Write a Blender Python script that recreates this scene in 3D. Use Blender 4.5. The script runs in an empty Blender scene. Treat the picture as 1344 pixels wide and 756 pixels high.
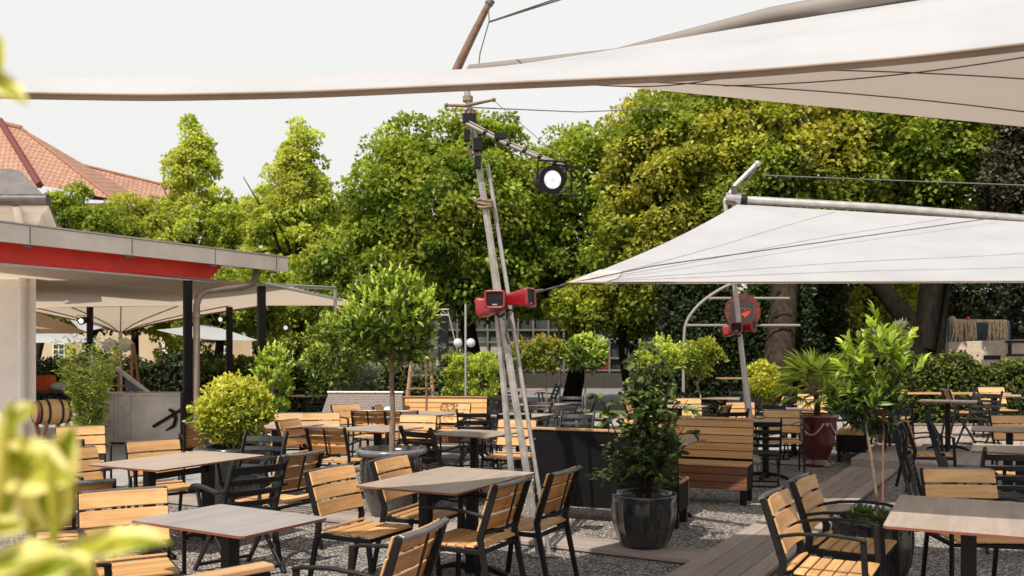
import bpy, bmesh, math, random
import numpy as np
from mathutils import Vector, Matrix
R = math.radians
C = bpy.context.scene.collection
random.seed(5)
EYE, F, HZ = 1.66, 1200.0, 462.0
def at(px, py, Y):
    "world point seen at photo pixel px,py when it stands Y metres away"
    return Vector(((px-672)/F*Y, Y, EYE+(HZ-py)/F*Y))
def gp(px, Y, z=0.0): return Vector(((px-672)/F*Y, Y, z))
E1 = Vector((.866, -.5, 0)); E2 = Vector((.5, .866, 0))
UP = Vector((0, 0, 1))

# ------------------------------------------------------------------ materials
def nodes(name):
    m = bpy.data.materials.new(name); m.use_nodes = True
    nt = m.node_tree; nt.nodes.clear()
    out = nt.nodes.new('ShaderNodeOutputMaterial')
    return m, nt, out
def N(nt, typ, **kw):
    n = nt.nodes.new(typ)
    for k, v in kw.items():
        if k.startswith('i_'):
            n.inputs[k[2:].replace('_', ' ')].default_value = v
        else: setattr(n, k, v)
    return n
def L(nt, a, b): nt.links.new(a, b)
def ramp(nt, fac, stops):
    r = N(nt, 'ShaderNodeValToRGB')
    cr = r.color_ramp
    while len(cr.elements) < len(stops): cr.elements.new(.5)
    for e, (p, c) in zip(cr.elements, stops):
        e.position = p; e.color = (*c, 1)
    L(nt, fac, r.inputs[0]); return r.outputs[0]
def noise(nt, scale, detail=4, vec=None, rough=.55):
    n = N(nt, 'ShaderNodeTexNoise'); n.inputs['Scale'].default_value = scale
    n.inputs['Detail'].default_value = detail; n.inputs['Roughness'].default_value = rough
    if vec is not None: L(nt, vec, n.inputs['Vector'])
    return n.outputs['Fac']
def coords(nt, kind='Object', scale=(1, 1, 1)):
    tc = N(nt, 'ShaderNodeTexCoord'); mp = N(nt, 'ShaderNodeMapping')
    mp.inputs['Scale'].default_value = scale
    L(nt, tc.outputs[kind], mp.inputs[0]); return mp.outputs[0]
def mathn(nt, op, a, b):
    n = N(nt, 'ShaderNodeMath', operation=op)
    for i, x in enumerate((a, b)):
        if isinstance(x, (int, float)): n.inputs[i].default_value = x
        else: L(nt, x, n.inputs[i])
    return n.outputs[0]
def mix(nt, fac, a, b, bt='MIX'):
    n = N(nt, 'ShaderNodeMix', data_type='RGBA', blend_type=bt)
    for s, x in ((n.inputs[0], fac), (n.inputs[6], a), (n.inputs[7], b)):
        if isinstance(x, (int, float)): s.default_value = x
        elif isinstance(x, tuple): s.default_value = (*x, 1)
        else: L(nt, x, s)
    return n.outputs[2]
def bump(nt, h, strength=.3, dist=.01):
    b = N(nt, 'ShaderNodeBump'); b.inputs['Strength'].default_value = strength
    b.inputs['Distance'].default_value = dist; L(nt, h, b.inputs['Height']); return b.outputs[0]
def pbsdf(nt, out, col, rough=.6, metal=0, nrm=None, spec=.5, coat=0):
    p = N(nt, 'ShaderNodeBsdfPrincipled')
    if isinstance(col, tuple): p.inputs['Base Color'].default_value = (*col, 1)
    else: L(nt, col, p.inputs['Base Color'])
    if isinstance(rough, (int, float)): p.inputs['Roughness'].default_value = rough
    else: L(nt, rough, p.inputs['Roughness'])
    p.inputs['Metallic'].default_value = metal
    p.inputs['Specular IOR Level'].default_value = spec
    p.inputs['Coat Weight'].default_value = coat
    if nrm is not None: L(nt, nrm, p.inputs['Normal'])
    if out is not None: L(nt, p.outputs[0], out.inputs[0])
    return p
def attr(nt, name='tint'):
    return N(nt, 'ShaderNodeAttribute', attribute_name=name).outputs['Fac']
def objrand(nt): return N(nt, 'ShaderNodeObjectInfo').outputs['Random']

def simple(name, col, rough=.6, metal=0, var=.25, scale=6, spec=.5, coat=0, bmp=.0, bscale=60):
    m, nt, out = nodes(name); v = coords(nt)
    n = noise(nt, scale, 5, v)
    c = ramp(nt, n, [(.25, tuple(x*(1-var) for x in col)), (.75, tuple(min(1, x*(1+var)) for x in col))])
    nr = bump(nt, noise(nt, bscale, 3, v), bmp, .004) if bmp else None
    r = mathn(nt, 'ADD', mathn(nt, 'MULTIPLY', noise(nt, scale*2.3, 3, v), .2), rough-.1)
    pbsdf(nt, out, c, r, metal, nr, spec, coat); return m

def wood(name, dark, light, rough=.5, axis=(1.2, 30, 30), ov=.3):
    m, nt, out = nodes(name); v = coords(nt, 'Object', axis)
    t = attr(nt)
    off = N(nt, 'ShaderNodeVectorMath', operation='ADD'); L(nt, v, off.inputs[0])
    cb = N(nt, 'ShaderNodeCombineXYZ'); L(nt, mathn(nt, 'MULTIPLY', t, 37.0), cb.inputs[0]); L(nt, mathn(nt, 'MULTIPLY', objrand(nt), 20.0), cb.inputs[1]); L(nt, cb.outputs[0], off.inputs[1])
    n = noise(nt, 1.0, 5, off.outputs[0], .65)
    n2 = noise(nt, 4, 2, coords(nt))
    c = ramp(nt, n, [(.28, dark), (.72, light)])
    f = mathn(nt, 'ADD', mathn(nt, 'MULTIPLY', t, ov), 1-ov*.5)
    f = mathn(nt, 'MULTIPLY', f, mathn(nt, 'ADD', mathn(nt, 'MULTIPLY', n2, .35), .83))
    f = mathn(nt, 'MULTIPLY', f, mathn(nt, 'ADD', mathn(nt, 'MULTIPLY', objrand(nt), .25), .87))
    cc = N(nt, 'ShaderNodeVectorMath', operation='SCALE'); L(nt, c, cc.inputs[0]); L(nt, f, cc.inputs['Scale'])
    pbsdf(nt, out, cc.outputs[0], rough, 0, bump(nt, n, .15, .002)); return m

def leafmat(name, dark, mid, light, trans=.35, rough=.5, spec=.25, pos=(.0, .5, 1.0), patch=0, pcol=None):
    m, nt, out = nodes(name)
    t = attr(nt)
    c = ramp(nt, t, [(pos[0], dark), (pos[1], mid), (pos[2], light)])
    if patch:
        f = ramp(nt, noise(nt, patch, 2, coords(nt)), [(.45, (0, 0, 0)), (.62, (1, 1, 1))])
        c = mix(nt, f, c, mix(nt, .75, c, pcol))
    p = pbsdf(nt, None, c, rough, 0, None, spec)
    tr = N(nt, 'ShaderNodeBsdfTranslucent')
    c2 = mix(nt, 1.0, c, (1.25, 1.35, .5), 'MULTIPLY'); L(nt, c2, tr.inputs[0])
    mx = N(nt, 'ShaderNodeMixShader'); mx.inputs[0].default_value = trans
    L(nt, p.outputs[0], mx.inputs[1]); L(nt, tr.outputs[0], mx.inputs[2]); L(nt, mx.outputs[0], out.inputs[0])
    return m

def cloth(name, col, trans=.3, tcol=None, stripes=0, dirt=.12):
    m, nt, out = nodes(name); v = coords(nt)
    n = noise(nt, 1.4, 6, v)
    c = ramp(nt, n, [(.3, tuple(x*(1-dirt) for x in col)), (.6, col)])
    sp = ramp(nt, noise(nt, 14, 2, v), [(.2, (.45, .4, .36)), (.27, (1, 1, 1))])
    c = mix(nt, .5, c, mix(nt, 1.0, c, sp, 'MULTIPLY'))
    if stripes:
        w = N(nt, 'ShaderNodeTexWave'); w.inputs['Scale'].default_value = stripes; L(nt, v, w.inputs['Vector'])
        c = mix(nt, w.outputs['Fac'], c, mix(nt, 1.0, c, (.75, .72, .68), 'MULTIPLY'))
    nr = bump(nt, noise(nt, 5, 4, v), .25, .02)
    p = pbsdf(nt, None, c, .8, 0, nr, .2)
    tr = N(nt, 'ShaderNodeBsdfTranslucent'); tr.inputs[0].default_value = (*(tcol or col), 1)
    mx = N(nt, 'ShaderNodeMixShader'); mx.inputs[0].default_value = trans
    L(nt, p.outputs[0], mx.inputs[1]); L(nt, tr.outputs[0], mx.inputs[2]); L(nt, mx.outputs[0], out.inputs[0])
    return m

def gravelmat():
    m, nt, out = nodes('gravel_ground'); v = coords(nt)
    vo = N(nt, 'ShaderNodeTexVoronoi'); vo.inputs['Scale'].default_value = 62; L(nt, v, vo.inputs['Vector'])
    sep = N(nt, 'ShaderNodeSeparateColor'); L(nt, vo.outputs['Color'], sep.inputs[0])
    c = ramp(nt, sep.outputs[0], [(0, (.055, .049, .045)), (.4, (.29, .265, .24)), (.8, (.58, .54, .50)), (1, (.88, .84, .80))])
    big = noise(nt, .9, 5, v)
    c = mix(nt, 1.0, c, ramp(nt, big, [(.3, (.72, .7, .68)), (.7, (1.12, 1.08, 1.05))]), 'MULTIPLY')
    edge = ramp(nt, vo.outputs['Distance'], [(.3, (1, 1, 1)), (.75, (.3, .28, .26))])
    c = mix(nt, 1.0, c, edge, 'MULTIPLY')
    h = mathn(nt, 'SUBTRACT', 1.0, vo.outputs['Distance'])
    h = mathn(nt, 'ADD', h, mathn(nt, 'MULTIPLY', noise(nt, 7, 3, v), 1.5))
    pbsdf(nt, out, c, .85, 0, bump(nt, h, 1.0, .012)); return m

def tilemat():
    m, nt, out = nodes('clay_roof_tiles')
    v = coords(nt, 'UV', (1, 1, 1))
    b = N(nt, 'ShaderNodeTexBrick'); L(nt, v, b.inputs['Vector'])
    b.inputs['Scale'].default_value = 1; b.inputs['Brick Width'].default_value = .35; b.inputs['Row Height'].default_value = .55
    b.inputs['Mortar Size'].default_value = .045
    b.inputs['Color1'].default_value = (.42, .22, .14, 1); b.inputs['Color2'].default_value = (.50, .28, .19, 1); b.inputs['Mortar'].default_value = (.15, .06, .04, 1)
    c = mix(nt, .35, b.outputs['Color'], ramp(nt, noise(nt, 1.5, 4, v), [(.3, (.3, .15, .10)), (.7, (.58, .34, .24))]))
    pbsdf(nt, out, c, .8, 0, bump(nt, b.outputs['Fac'], .4, .03)); return m

def glassmat(name, col=(.02, .025, .025), rough=.08):
    m, nt, out = nodes(name); v = coords(nt)
    c = ramp(nt, noise(nt, .8, 3, v), [(.35, col), (.75, tuple(x*4+.02 for x in col))])
    pbsdf(nt, out, c, rough, 0, None, .6); return m
def emit(name, col, s):
    m, nt, out = nodes(name); e = N(nt, 'ShaderNodeEmission'); e.inputs[0].default_value = (*col, 1); e.inputs[1].default_value = s
    L(nt, e.outputs[0], out.inputs[0]); return m
def weave():
    m, nt, out = nodes('woven_rattan'); v = coords(nt)
    b = N(nt, 'ShaderNodeTexBrick'); L(nt, coords(nt, 'UV'), b.inputs['Vector'])
    b.inputs['Scale'].default_value = 1; b.inputs['Brick Width'].default_value = .07; b.inputs['Row Height'].default_value = .03; b.inputs['Mortar Size'].default_value = .006
    b.inputs['Color1'].default_value = (.27, .21, .17, 1); b.inputs['Color2'].default_value = (.33, .27, .22, 1); b.inputs['Mortar'].default_value = (.09, .07, .06, 1)
    pbsdf(nt, out, b.outputs['Color'], .6, 0, bump(nt, b.outputs['Fac'], .5, .006)); return m

def barkmat(name, a, b, sc=9):
    m, nt, out = nodes(name); v = coords(nt, 'Object', (sc, sc, sc*.25))
    n = noise(nt, 1, 6, v, .7); c = ramp(nt, n, [(.3, a), (.7, b)])
    pbsdf(nt, out, c, .95, 0, bump(nt, n, .9, .04), .05); return m

def glaze(name, a, b, c):
    m, nt, out = nodes(name); v = coords(nt, 'Object', (14, 14, 2.2))
    col = ramp(nt, noise(nt, 1, 5, v, .6), [(.3, a), (.5, b), (.58, a), (.78, c)])
    pbsdf(nt, out, col, .2, 0, bump(nt, noise(nt, 1.5, 3, v), .15, .006), .6, .6); return m
M = {}
M['tube'] = simple('grey_brown_tube', (.27, .235, .205), .55, .1, .15, 1.2)
M['gravel'] = gravelmat()
M['teak'] = wood('teak_slat', (.50, .25, .092), (.80, .475, .20), .42, (1.2, 30, 30), .42)
M['teak_rear_shade'] = wood('shaded_teak_rear', (.30, .12, .035), (.52, .235, .075), .45, (1.2, 30, 30), .35)  # same teak, with shade painted in for the rear faces of backrests
M['cap'] = wood('oiled_wood', (.36, .19, .085), (.55, .32, .15), .5)
M['redwood'] = wood('red_stained_wood', (.16, .06, .03), (.26, .11, .055), .5)
M['deck'] = wood('composite_decking', (.30, .235, .195), (.43, .35, .30), .65, (25, 1.2, 25), .3)
M['deck_x'] = wood('composite_decking_cross', (.255, .205, .17), (.35, .285, .24), .65, (1.2, 25, 25), .3)
M['top'] = wood('laminate_tabletop', (.42, .325, .265), (.60, .485, .405), .3, (22, 1.3, 22), .1)
M['topgrey'] = wood('grey_laminate_tabletop', (.27, .235, .225), (.38, .34, .33), .3, (22, 1.3, 22), .1)
M['topedge'] = simple('tabletop_edge', (.22, .065, .035), .5)
M['black'] = simple('black_powder_coat', (.008, .0072, .0072), .5, 0, .3, 20, .28)
M['blackslat'] = simple('black_painted_slat', (.010, .010, .011), .42, 0, .3, 15, .38)
M['blackpanel'] = simple('black_bench_panel', (.006, .0055, .0055), .65, 0, .35, 8, .2)
M['rail'] = simple('grey_worn_metal', (.20, .19, .185), .3, .7, .3, 12)
M['railcap'] = simple('grey_satin_cap', (.16, .155, .15), .3, .4, .35, 9, .7)
M['steel'] = simple('brushed_steel', (.55, .52, .49), .32, .85, .25, 5)
M['counter'] = simple('stainless_panel', (.62, .55, .48), .35, .6, .3, 2)
M['alu'] = simple('grey_aluminium', (.50, .47, .44), .4, .5, .2, 9)
M['pole'] = simple('weathered_pole', (.43, .40, .365), .38, .5, .35, 14)
M['gaff'] = simple('brown_pole', (.22, .13, .085), .6, 0, .35, 14)
M['red'] = simple('red_gloss_shell', (.27, .007, .012), .33, 0, .2, 10, .6, .4)
M['beamred'] = simple('red_painted_beam', (.85, .045, .025), .5, 0, .15, 3)
M['white'] = simple('white_plaster', (.84, .77, .69), .8, 0, .08, 2, bmp=.1)
M['offwhite'] = simple('offwhite_paint', (.8, .74, .66), .6, 0, .1, 4)
M['fascia'] = simple('sheet_metal_fascia', (.78, .68, .59), .5, .1, .15, 2)
M['gutter'] = simple('dark_gutter', (.10, .085, .08), .45, .3, .3, 6)
M['slate'] = simple('slate_roof', (.16, .14, .13), .7, 0, .3, 5)
M['copper'] = simple('brown_downpipe', (.27, .2, .155), .45, .4, .2, 6)
M['tiles'] = tilemat()
M['ridge'] = simple('ridge_tiles', (.33, .16, .10), .8, 0, .3, 5)
M['hip'] = simple('dark_red_flashing', (.16, .035, .03), .6, 0, .2, 5)
M['beige'] = simple('beige_render', (.58, .44, .28), .85, 0, .15, .8, bmp=.1)
M['concrete'] = simple('pale_paving', (.36, .34, .315), .85, 0, .18, 1.3, bmp=.2)
M['asphalt'] = simple('asphalt', (.22, .21, .2), .9, 0, .15, 1, bmp=.2)
M['grass'] = simple('lawn', (.10, .14, .03), .9, 0, .4, 3)
M['soil'] = simple('potting_soil', (.05, .035, .025), .95, 0, .5, 30, bmp=.6)
M['glaze'] = glaze('dark_blue_glaze', (.008, .012, .016), (.03, .03, .032), (.09, .085, .08))
M['jar'] = glaze('grey_brown_glaze', (.012, .015, .02), (.055, .04, .032), (.11, .11, .115))
M['jarrim'] = simple('grey_glazed_rim', (.16, .15, .15), .25, 0, .4, 8, .7, .6)
M['greenglaze'] = simple('grey_green_glaze', (.10, .13, .125), .35, 0, .7, 9, .6, .3)
M['ribpot'] = glaze('charcoal_ribbed_pot', (.009, .011, .012), (.028, .03, .03), (.07, .06, .05))
M['urn'] = simple('wine_red_glaze', (.085, .006, .010), .16, 0, .35, 5, .8, .8)
M['urnrelief'] = simple('pale_worn_relief', (.5, .33, .3), .3)
M['rattan'] = weave()
M['sail'] = cloth('white_sail_cloth', (.60, .60, .615), .3, (.70, .66, .64))
M['sailunder'] = cloth('sail_cloth_underside_shade', (.66, .61, .57), .3, (.82, .68, .57))  # warm shade of the sail's underside put into the cloth colour
M['hemlight'] = simple('cloth_seam', (.50, .47, .45), .8)
M['hem'] = cloth('brown_sail_hem', (.46, .35, .27), .15, dirt=.4)
M['cream'] = cloth('cream_awning', (.66, .57, .47), .4, (.84, .69, .53))
M['tan'] = cloth('tan_striped_awning', (.42, .31, .21), .3, (.6, .42, .26), 9)
M['seam'] = simple('seam_cord', (.12, .09, .08), .8)
M['cable'] = simple('grey_cable', (.14, .125, .12), .6)
M['rope'] = simple('hemp_rope', (.28, .2, .14), .9, 0, .4, 60)
M['bag'] = cloth('white_plastic_bag', (.8, .8, .8), .3)
M['lens'] = emit('lit_lens', (1, .98, .95), .85)
M['led'] = emit('lit_led', (1, 1, 1), 3.0)
M['lensdim'] = simple('lens_glass', (.55, .58, .6), .1)
M['signdark'] = simple('charcoal_sign', (.035, .03, .03), .5)
M['signred'] = simple('orange_red_paint', (.50, .065, .035), .6, 0, .1, 6, .2)
M['oak'] = wood('barrel_oak', (.45, .25, .09), (.62, .38, .16), .5)
M['iron'] = simple('iron_hoop', (.03, .028, .028), .4, .5)
M['pine'] = simple('ladder_wood', (.36, .19, .10), .6)
M['orange'] = simple('orange_plastic', (.75, .13, .03), .5)
M['glassdark'] = glassmat('dark_window_glass')
M['glasspale'] = glassmat('pale_window_glass', (.12, .12, .11), .2)
M['mullion'] = simple('pale_mullion', (.15, .13, .10), .6)
M['wallpale'] = simple('pale_wall', (.60, .48, .36), .8)
M['plinth'] = simple('shaded_plinth', (.05, .042, .032), .8)
M['bluegrey'] = simple('blue_grey_frame', (.13, .18, .21), .6)
M['tassel'] = simple('straw_tassel', (.75, .52, .34), .8, 0, .5, 14)
M['winered'] = simple('wine_red_panel', (.20, .012, .02), .5)
M['skin'] = simple('skin', (.5, .27, .19), .5, 0, .1)
M['hair'] = simple('dark_hair', (.03, .02, .015), .6)
M['denim'] = simple('dark_trousers', (.03, .035, .05), .8)
def plaid():
    m, nt, out = nodes('red_black_plaid'); ch = N(nt, 'ShaderNodeTexChecker'); L(nt, coords(nt, 'Object', (11, 11, 11)), ch.inputs[0])
    ch.inputs['Color1'].default_value = (.45, .01, .03, 1); ch.inputs['Color2'].default_value = (.02, .01, .012, 1); ch.inputs['Scale'].default_value = 1
    pbsdf(nt, out, ch.outputs[0], .8); return m
M['plaid'] = plaid()
M['bark'] = barkmat('tree_bark', (.010, .008, .006), (.07, .05, .036))
M['barkdark'] = barkmat('dark_tree_bark', (.005, .004, .0035), (.028, .021, .016))
M['stem'] = barkmat('pale_stem', (.16, .11, .07), (.36, .27, .19), 30)
M['stake'] = simple('brown_stake', (.25, .11, .06), .6)
# foliage
M['lf_linden'] = leafmat('linden_leaves', (.018, .04, .006), (.14, .215, .022), (.50, .58, .09), .40, patch=.8, pcol=(.34, .36, .05))
M['lf_gold'] = leafmat('golden_green_leaves', (.035, .05, .006), (.33, .32, .04), (.80, .70, .16), .40, patch=.5, pcol=(.18, .26, .03))
M['lf_spring'] = leafmat('light_green_leaves', (.08, .13, .015), (.42, .48, .07), (.85, .85, .24), .48, patch=.7, pcol=(.50, .47, .10))
M['lf_mixed'] = leafmat('mid_green_leaves', (.02, .04, .006), (.22, .28, .03), (.66, .66, .12), .40, patch=.45, pcol=(.50, .44, .07))
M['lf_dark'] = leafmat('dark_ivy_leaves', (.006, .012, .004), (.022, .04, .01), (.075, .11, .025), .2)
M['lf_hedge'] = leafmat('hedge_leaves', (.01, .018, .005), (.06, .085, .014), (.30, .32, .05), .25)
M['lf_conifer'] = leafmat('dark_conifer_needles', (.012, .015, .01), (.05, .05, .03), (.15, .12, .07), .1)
M['lf_yellow'] = leafmat('yellow_green_leaves', (.09, .12, .012), (.48, .48, .035), (.88, .82, .22), .38)
M['lf_laurel'] = leafmat('glossy_laurel_leaves', (.025, .05, .01), (.15, .22, .03), (.62, .68, .12), .3, .33, .42)
M['lf_darkshrub'] = leafmat('dark_glossy_leaves', (.02, .035, .01), (.08, .125, .03), (.38, .45, .10), .2, .33, .42)
M['lf_bright'] = leafmat('bright_green_leaves', (.05, .10, .01), (.30, .42, .04), (.82, .88, .20), .42, .3, .5)
M['lf_olive'] = leafmat('silver_olive_leaves', (.06, .075, .04), (.20, .22, .14), (.42, .43, .32), .2)
M['lf_bamboo'] = leafmat('bamboo_leaves', (.04, .07, .01), (.19, .25, .035), (.50, .52, .10), .42)
M['lf_palm'] = leafmat('palm_fronds', (.07, .13, .02), (.42, .52, .08), (.90, .90, .36), .6, .35)
M['lf_ball'] = leafmat('ball_tree_leaves', (.05, .08, .01), (.22, .27, .04), (.55, .40, .09), .35)
M['lf_marginal'] = leafmat('variegated_leaf', (.20, .25, .015), (.62, .55, .07), (.95, .82, .38), .3, .5, .2)
M['lf_fallen'] = simple('fallen_leaf', (.5, .25, .07), .8)

# ------------------------------------------------------------------ mesh builder
def V3(p): return p if isinstance(p, Vector) else Vector(p)
class MB:
    def __init__(s): s.v = []; s.f = []; s.m = []; s.t = []; s.s = []; s.uv = None
    def add(s, vs, fs, mi=0, tint=None, smooth=False):
        o = len(s.v); s.v += [tuple(v) for v in vs]
        if tint is None: tint = random.random()
        for f in fs: s.f.append(tuple(i+o for i in f)); s.m.append(mi); s.t.append(tint); s.s.append(smooth)
        return s
    def box(s, c, d, rz=0, mi=0, tint=None, rx=0):
        c = V3(c); m = Matrix.Rotation(rz, 3, 'Z') @ Matrix.Rotation(rx, 3, 'X')
        vs = [c + m @ Vector((x*d[0]/2, y*d[1]/2, z*d[2]/2)) for x in (-1, 1) for y in (-1, 1) for z in (-1, 1)]
        return s.add(vs, [(0, 1, 3, 2), (4, 6, 7, 5), (0, 4, 5, 1), (2, 3, 7, 6), (0, 2, 6, 4), (1, 5, 7, 3)], mi, tint)
    def prism(s, pts, h, mi=0, tint=None, z0=0):
        "convex polygon pts (x,y) extruded from z0 by h"
        n = len(pts)
        vs = [(p[0], p[1], z0) for p in pts] + [(p[0], p[1], z0+h) for p in pts]
        fs = [tuple(reversed(range(n))), tuple(range(n, 2*n))] + [(i, (i+1) % n, (i+1) % n+n, i+n) for i in range(n)]
        return s.add(vs, fs, mi, tint)
    def sweep(s, pts, w, h, side=(1, 0, 0), mi=0, tint=None):
        "rectangular bar along pts; w is measured along side, h across it"
        pts = [V3(p) for p in pts]; sd = V3(side).normalized(); vs = []
        n = len(pts)
        for i, p in enumerate(pts):
            a = (pts[i]-pts[max(0, i-1)]); b = (pts[min(n-1, i+1)]-pts[i])
            if a.length < 1e-9: a = b
            if b.length < 1e-9: b = a
            t = (a.normalized()+b.normalized()).normalized()
            sdd = (sd - t*sd.dot(t)).normalized()
            nn = t.cross(sdd).normalized(); k = 1/max(.5, t.dot(a.normalized()))
            hh = h[i] if isinstance(h, (list, tuple)) else h
            ww = w[i] if isinstance(w, (list, tuple)) else w
            for x, y in ((-1, -1), (1, -1), (1, 1), (-1, 1)): vs.append(p + sdd*x*ww/2 + nn*y*hh/2*k)
        fs = [(0, 1, 2, 3), tuple(4*(n-1)+j for j in (3, 2, 1, 0))]
        for i in range(n-1):
            for j in range(4): fs.append((4*i+j, 4*i+4+j, 4*i+4+(j+1) % 4, 4*i+(j+1) % 4))
        return s.add(vs, fs, mi, tint)
    def tube(s, pts, r, n=8, mi=0, tint=None, closed=False):
        pts = [V3(p) for p in pts]; k = len(pts); vs = []
        ref = None
        for i, p in enumerate(pts):
            if closed: t = (pts[(i+1) % k]-pts[i-1]).normalized()
            else: t = (pts[min(k-1, i+1)]-pts[max(0, i-1)]).normalized()
            if ref is None: ref = t.orthogonal().normalized()
            ref = (ref - t*ref.dot(t)).normalized(); b = t.cross(ref)
            rr = r[i] if isinstance(r, (list, tuple)) else r
            for j in range(n):
                a = 2*math.pi*j/n; vs.append(p + ref*math.cos(a)*rr + b*math.sin(a)*rr)
        fs = []
        for i in range(k if closed else k-1):
            i2 = (i+1) % k
            for j in range(n): fs.append((i*n+j, i*n+(j+1) % n, i2*n+(j+1) % n, i2*n+j))
        s.add(vs, fs, mi, tint, True)
        if not closed:
            s.add(vs[:n], [tuple(reversed(range(n)))], mi, tint); s.add(vs[-n:], [tuple(range(n))], mi, tint)
        return s
    def lathe(s, prof, n=32, c=(0, 0, 0), mi=0, rib=None, tint=None):
        c = V3(c); vs = []
        for r, z in prof:
            for j in range(n):
                a = 2*math.pi*j/n; rr = r*(1+(rib(j, z) if rib else 0)); vs.append(c+Vector((math.cos(a)*rr, math.sin(a)*rr, z)))
        fs = [(i*n+j, i*n+(j+1) % n, (i+1)*n+(j+1) % n, (i+1)*n+j) for i in range(len(prof)-1) for j in range(n)]
        s.add(vs, fs, mi, tint, True)
        return s
    def ball(s, c, r, n=10, mi=0, sc=(1, 1, 1)):
        k = max(4, n//2)
        prof = [(math.sin(math.pi*i/k), -math.cos(math.pi*i/k)) for i in range(k+1)]
        c = V3(c); vs = []; 
        for a, z in prof:
            for j in range(n):
                t = 2*math.pi*j/n; vs.append(c+Vector((math.cos(t)*max(a, .01)*r*sc[0], math.sin(t)*max(a, .01)*r*sc[1], z*r*sc[2])))
        fs = [(i*n+j, i*n+(j+1) % n, (i+1)*n+(j+1) % n, (i+1)*n+j) for i in range(k) for j in range(n)]
        return s.add(vs, fs, mi, .5, True)
    def disc(s, c, r, n=24, mi=0, nrm=(0, 0, 1)):
        c = V3(c); nn = V3(nrm).normalized(); a = nn.orthogonal().normalized(); b = nn.cross(a)
        return s.add([c+a*math.cos(2*math.pi*j/n)*r+b*math.sin(2*math.pi*j/n)*r for j in range(n)], [tuple(range(n))], mi, .5)
    def mesh(s, name, mats, bevel=0):
        me = bpy.data.meshes.new(name); me.from_pydata(s.v, [], s.f)
        me.polygons.foreach_set('material_index', s.m); me.polygons.foreach_set('use_smooth', s.s)
        a = me.attributes.new('tint', 'FLOAT', 'FACE'); a.data.foreach_set('value', s.t)
        for m in (mats if isinstance(mats, (list, tuple)) else [mats]): me.materials.append(m)
        if s.uv:
            u = me.uv_layers.new(name='UVMap'); u.data.foreach_set('uv', [x for p in s.uv for x in p])
        if bevel:
            bm = bmesh.new(); bm.from_mesh(me)
            bmesh.ops.bevel(bm, geom=[e for e in bm.edges if len(e.link_faces) == 2 and e.calc_face_angle(0) > .6 and not (e.link_faces[0].smooth and e.link_faces[1].smooth)], offset=bevel, segments=1, affect='EDGES', clamp_overlap=True)
            bm.to_mesh(me); bm.free()
        me.validate(); me.update(); return me
    def build(s, name, mats, parent=None, bevel=0):
        return link(name, s.mesh(name, mats, bevel), parent)
def link(name, me, parent=None):
    o = bpy.data.objects.new(name, me); C.objects.link(o)
    if parent is not None: o.parent = parent
    return o
def tag(o, label=None, cat=None, group=None, kind=None):
    if label: o['label'] = label
    if cat: o['category'] = cat
    if group: o['group'] = group
    if kind: o['kind'] = kind
    return o
def thing(name, label, cat, loc=(0, 0, 0), heading=0, group=None):
    o = bpy.data.objects.new(name, None); C.objects.link(o); o.empty_display_size = .2
    o.location = loc; o.rotation_euler = (0, 0, -R(heading)); return tag(o, label, cat, group)
def struct(name, mb, mats): return tag(mb.build(name, mats), kind='structure')
def dup(root, loc, heading, label, group=None, tilt=None):
    r = root.copy(); C.objects.link(r); r.location = loc
    r.rotation_euler = (0, 0, -R(heading)) if tilt is None else (tilt[0], tilt[1], -R(heading))
    r['label'] = label
    if group: r['group'] = group
    for ch in list(root.children):
        c = ch.copy(); C.objects.link(c); c.parent = r
        for g in ch.children:
            d = g.copy(); C.objects.link(d); d.parent = c
    return r

# ------------------------------------------------------------------ leaves
rng = np.random.default_rng(11)
def unit(a): return a/np.maximum(np.linalg.norm(a, axis=1, keepdims=True), 1e-6)
def rdir(n): return unit(rng.normal(size=(n, 3)))
def leaves(name, base, dirs, nrm, ln, wd, mat, parent=None, tint=None, shape='kite', fold=.18, offset=None):
    n = len(base); dirs = unit(dirs); side = unit(np.cross(dirs, nrm)); up = np.cross(side, dirs)
    ln = np.broadcast_to(ln, (n,))[:, None]; wd = np.broadcast_to(wd, (n,))[:, None]
    if shape == 'kite':
        P = np.stack([base, base+dirs*ln*.45+side*wd*.5+up*wd*fold, base+dirs*ln, base+dirs*ln*.45-side*wd*.5+up*wd*fold], 1)
        fs = [(0, 1, 2), (0, 2, 3)]
    else:
        P = np.stack([base, base+dirs*ln*.3+side*wd*.45+up*wd*fold, base+dirs*ln*.68+side*wd*.4+up*wd*fold*.6, base+dirs*ln-up*ln*.12,
                      base+dirs*ln*.68-side*wd*.4+up*wd*fold*.6, base+dirs*ln*.3-side*wd*.45+up*wd*fold, base+dirs*ln*.5], 1)
        fs = [(0, 1, 6), (1, 2, 6), (2, 3, 6), (3, 4, 6), (4, 5, 6), (5, 0, 6)]
    k = P.shape[1]; P = P.reshape(-1, 3)
    if offset is not None: P = P-np.array(offset)
    fa = np.array(fs); nf = len(fs)
    idx = (np.arange(n)[:, None, None]*k+fa[None]).reshape(-1)
    me = bpy.data.meshes.new(name); me.vertices.add(len(P)); me.vertices.foreach_set('co', P.astype(np.float32).ravel())
    me.loops.add(len(idx)); me.loops.foreach_set('vertex_index', idx.astype(np.int32))
    me.polygons.add(n*nf); me.polygons.foreach_set('loop_start', np.arange(0, n*nf*3, 3, dtype=np.int32))
    me.update(calc_edges=True)
    if tint is None: tint = rng.random(n)
    a = me.attributes.new('tint', 'FLOAT', 'FACE'); a.data.foreach_set('value', np.repeat(np.clip(tint, 0, 1), nf).astype(np.float32))
    me.materials.append(mat)
    return link(name, me, parent)

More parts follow.
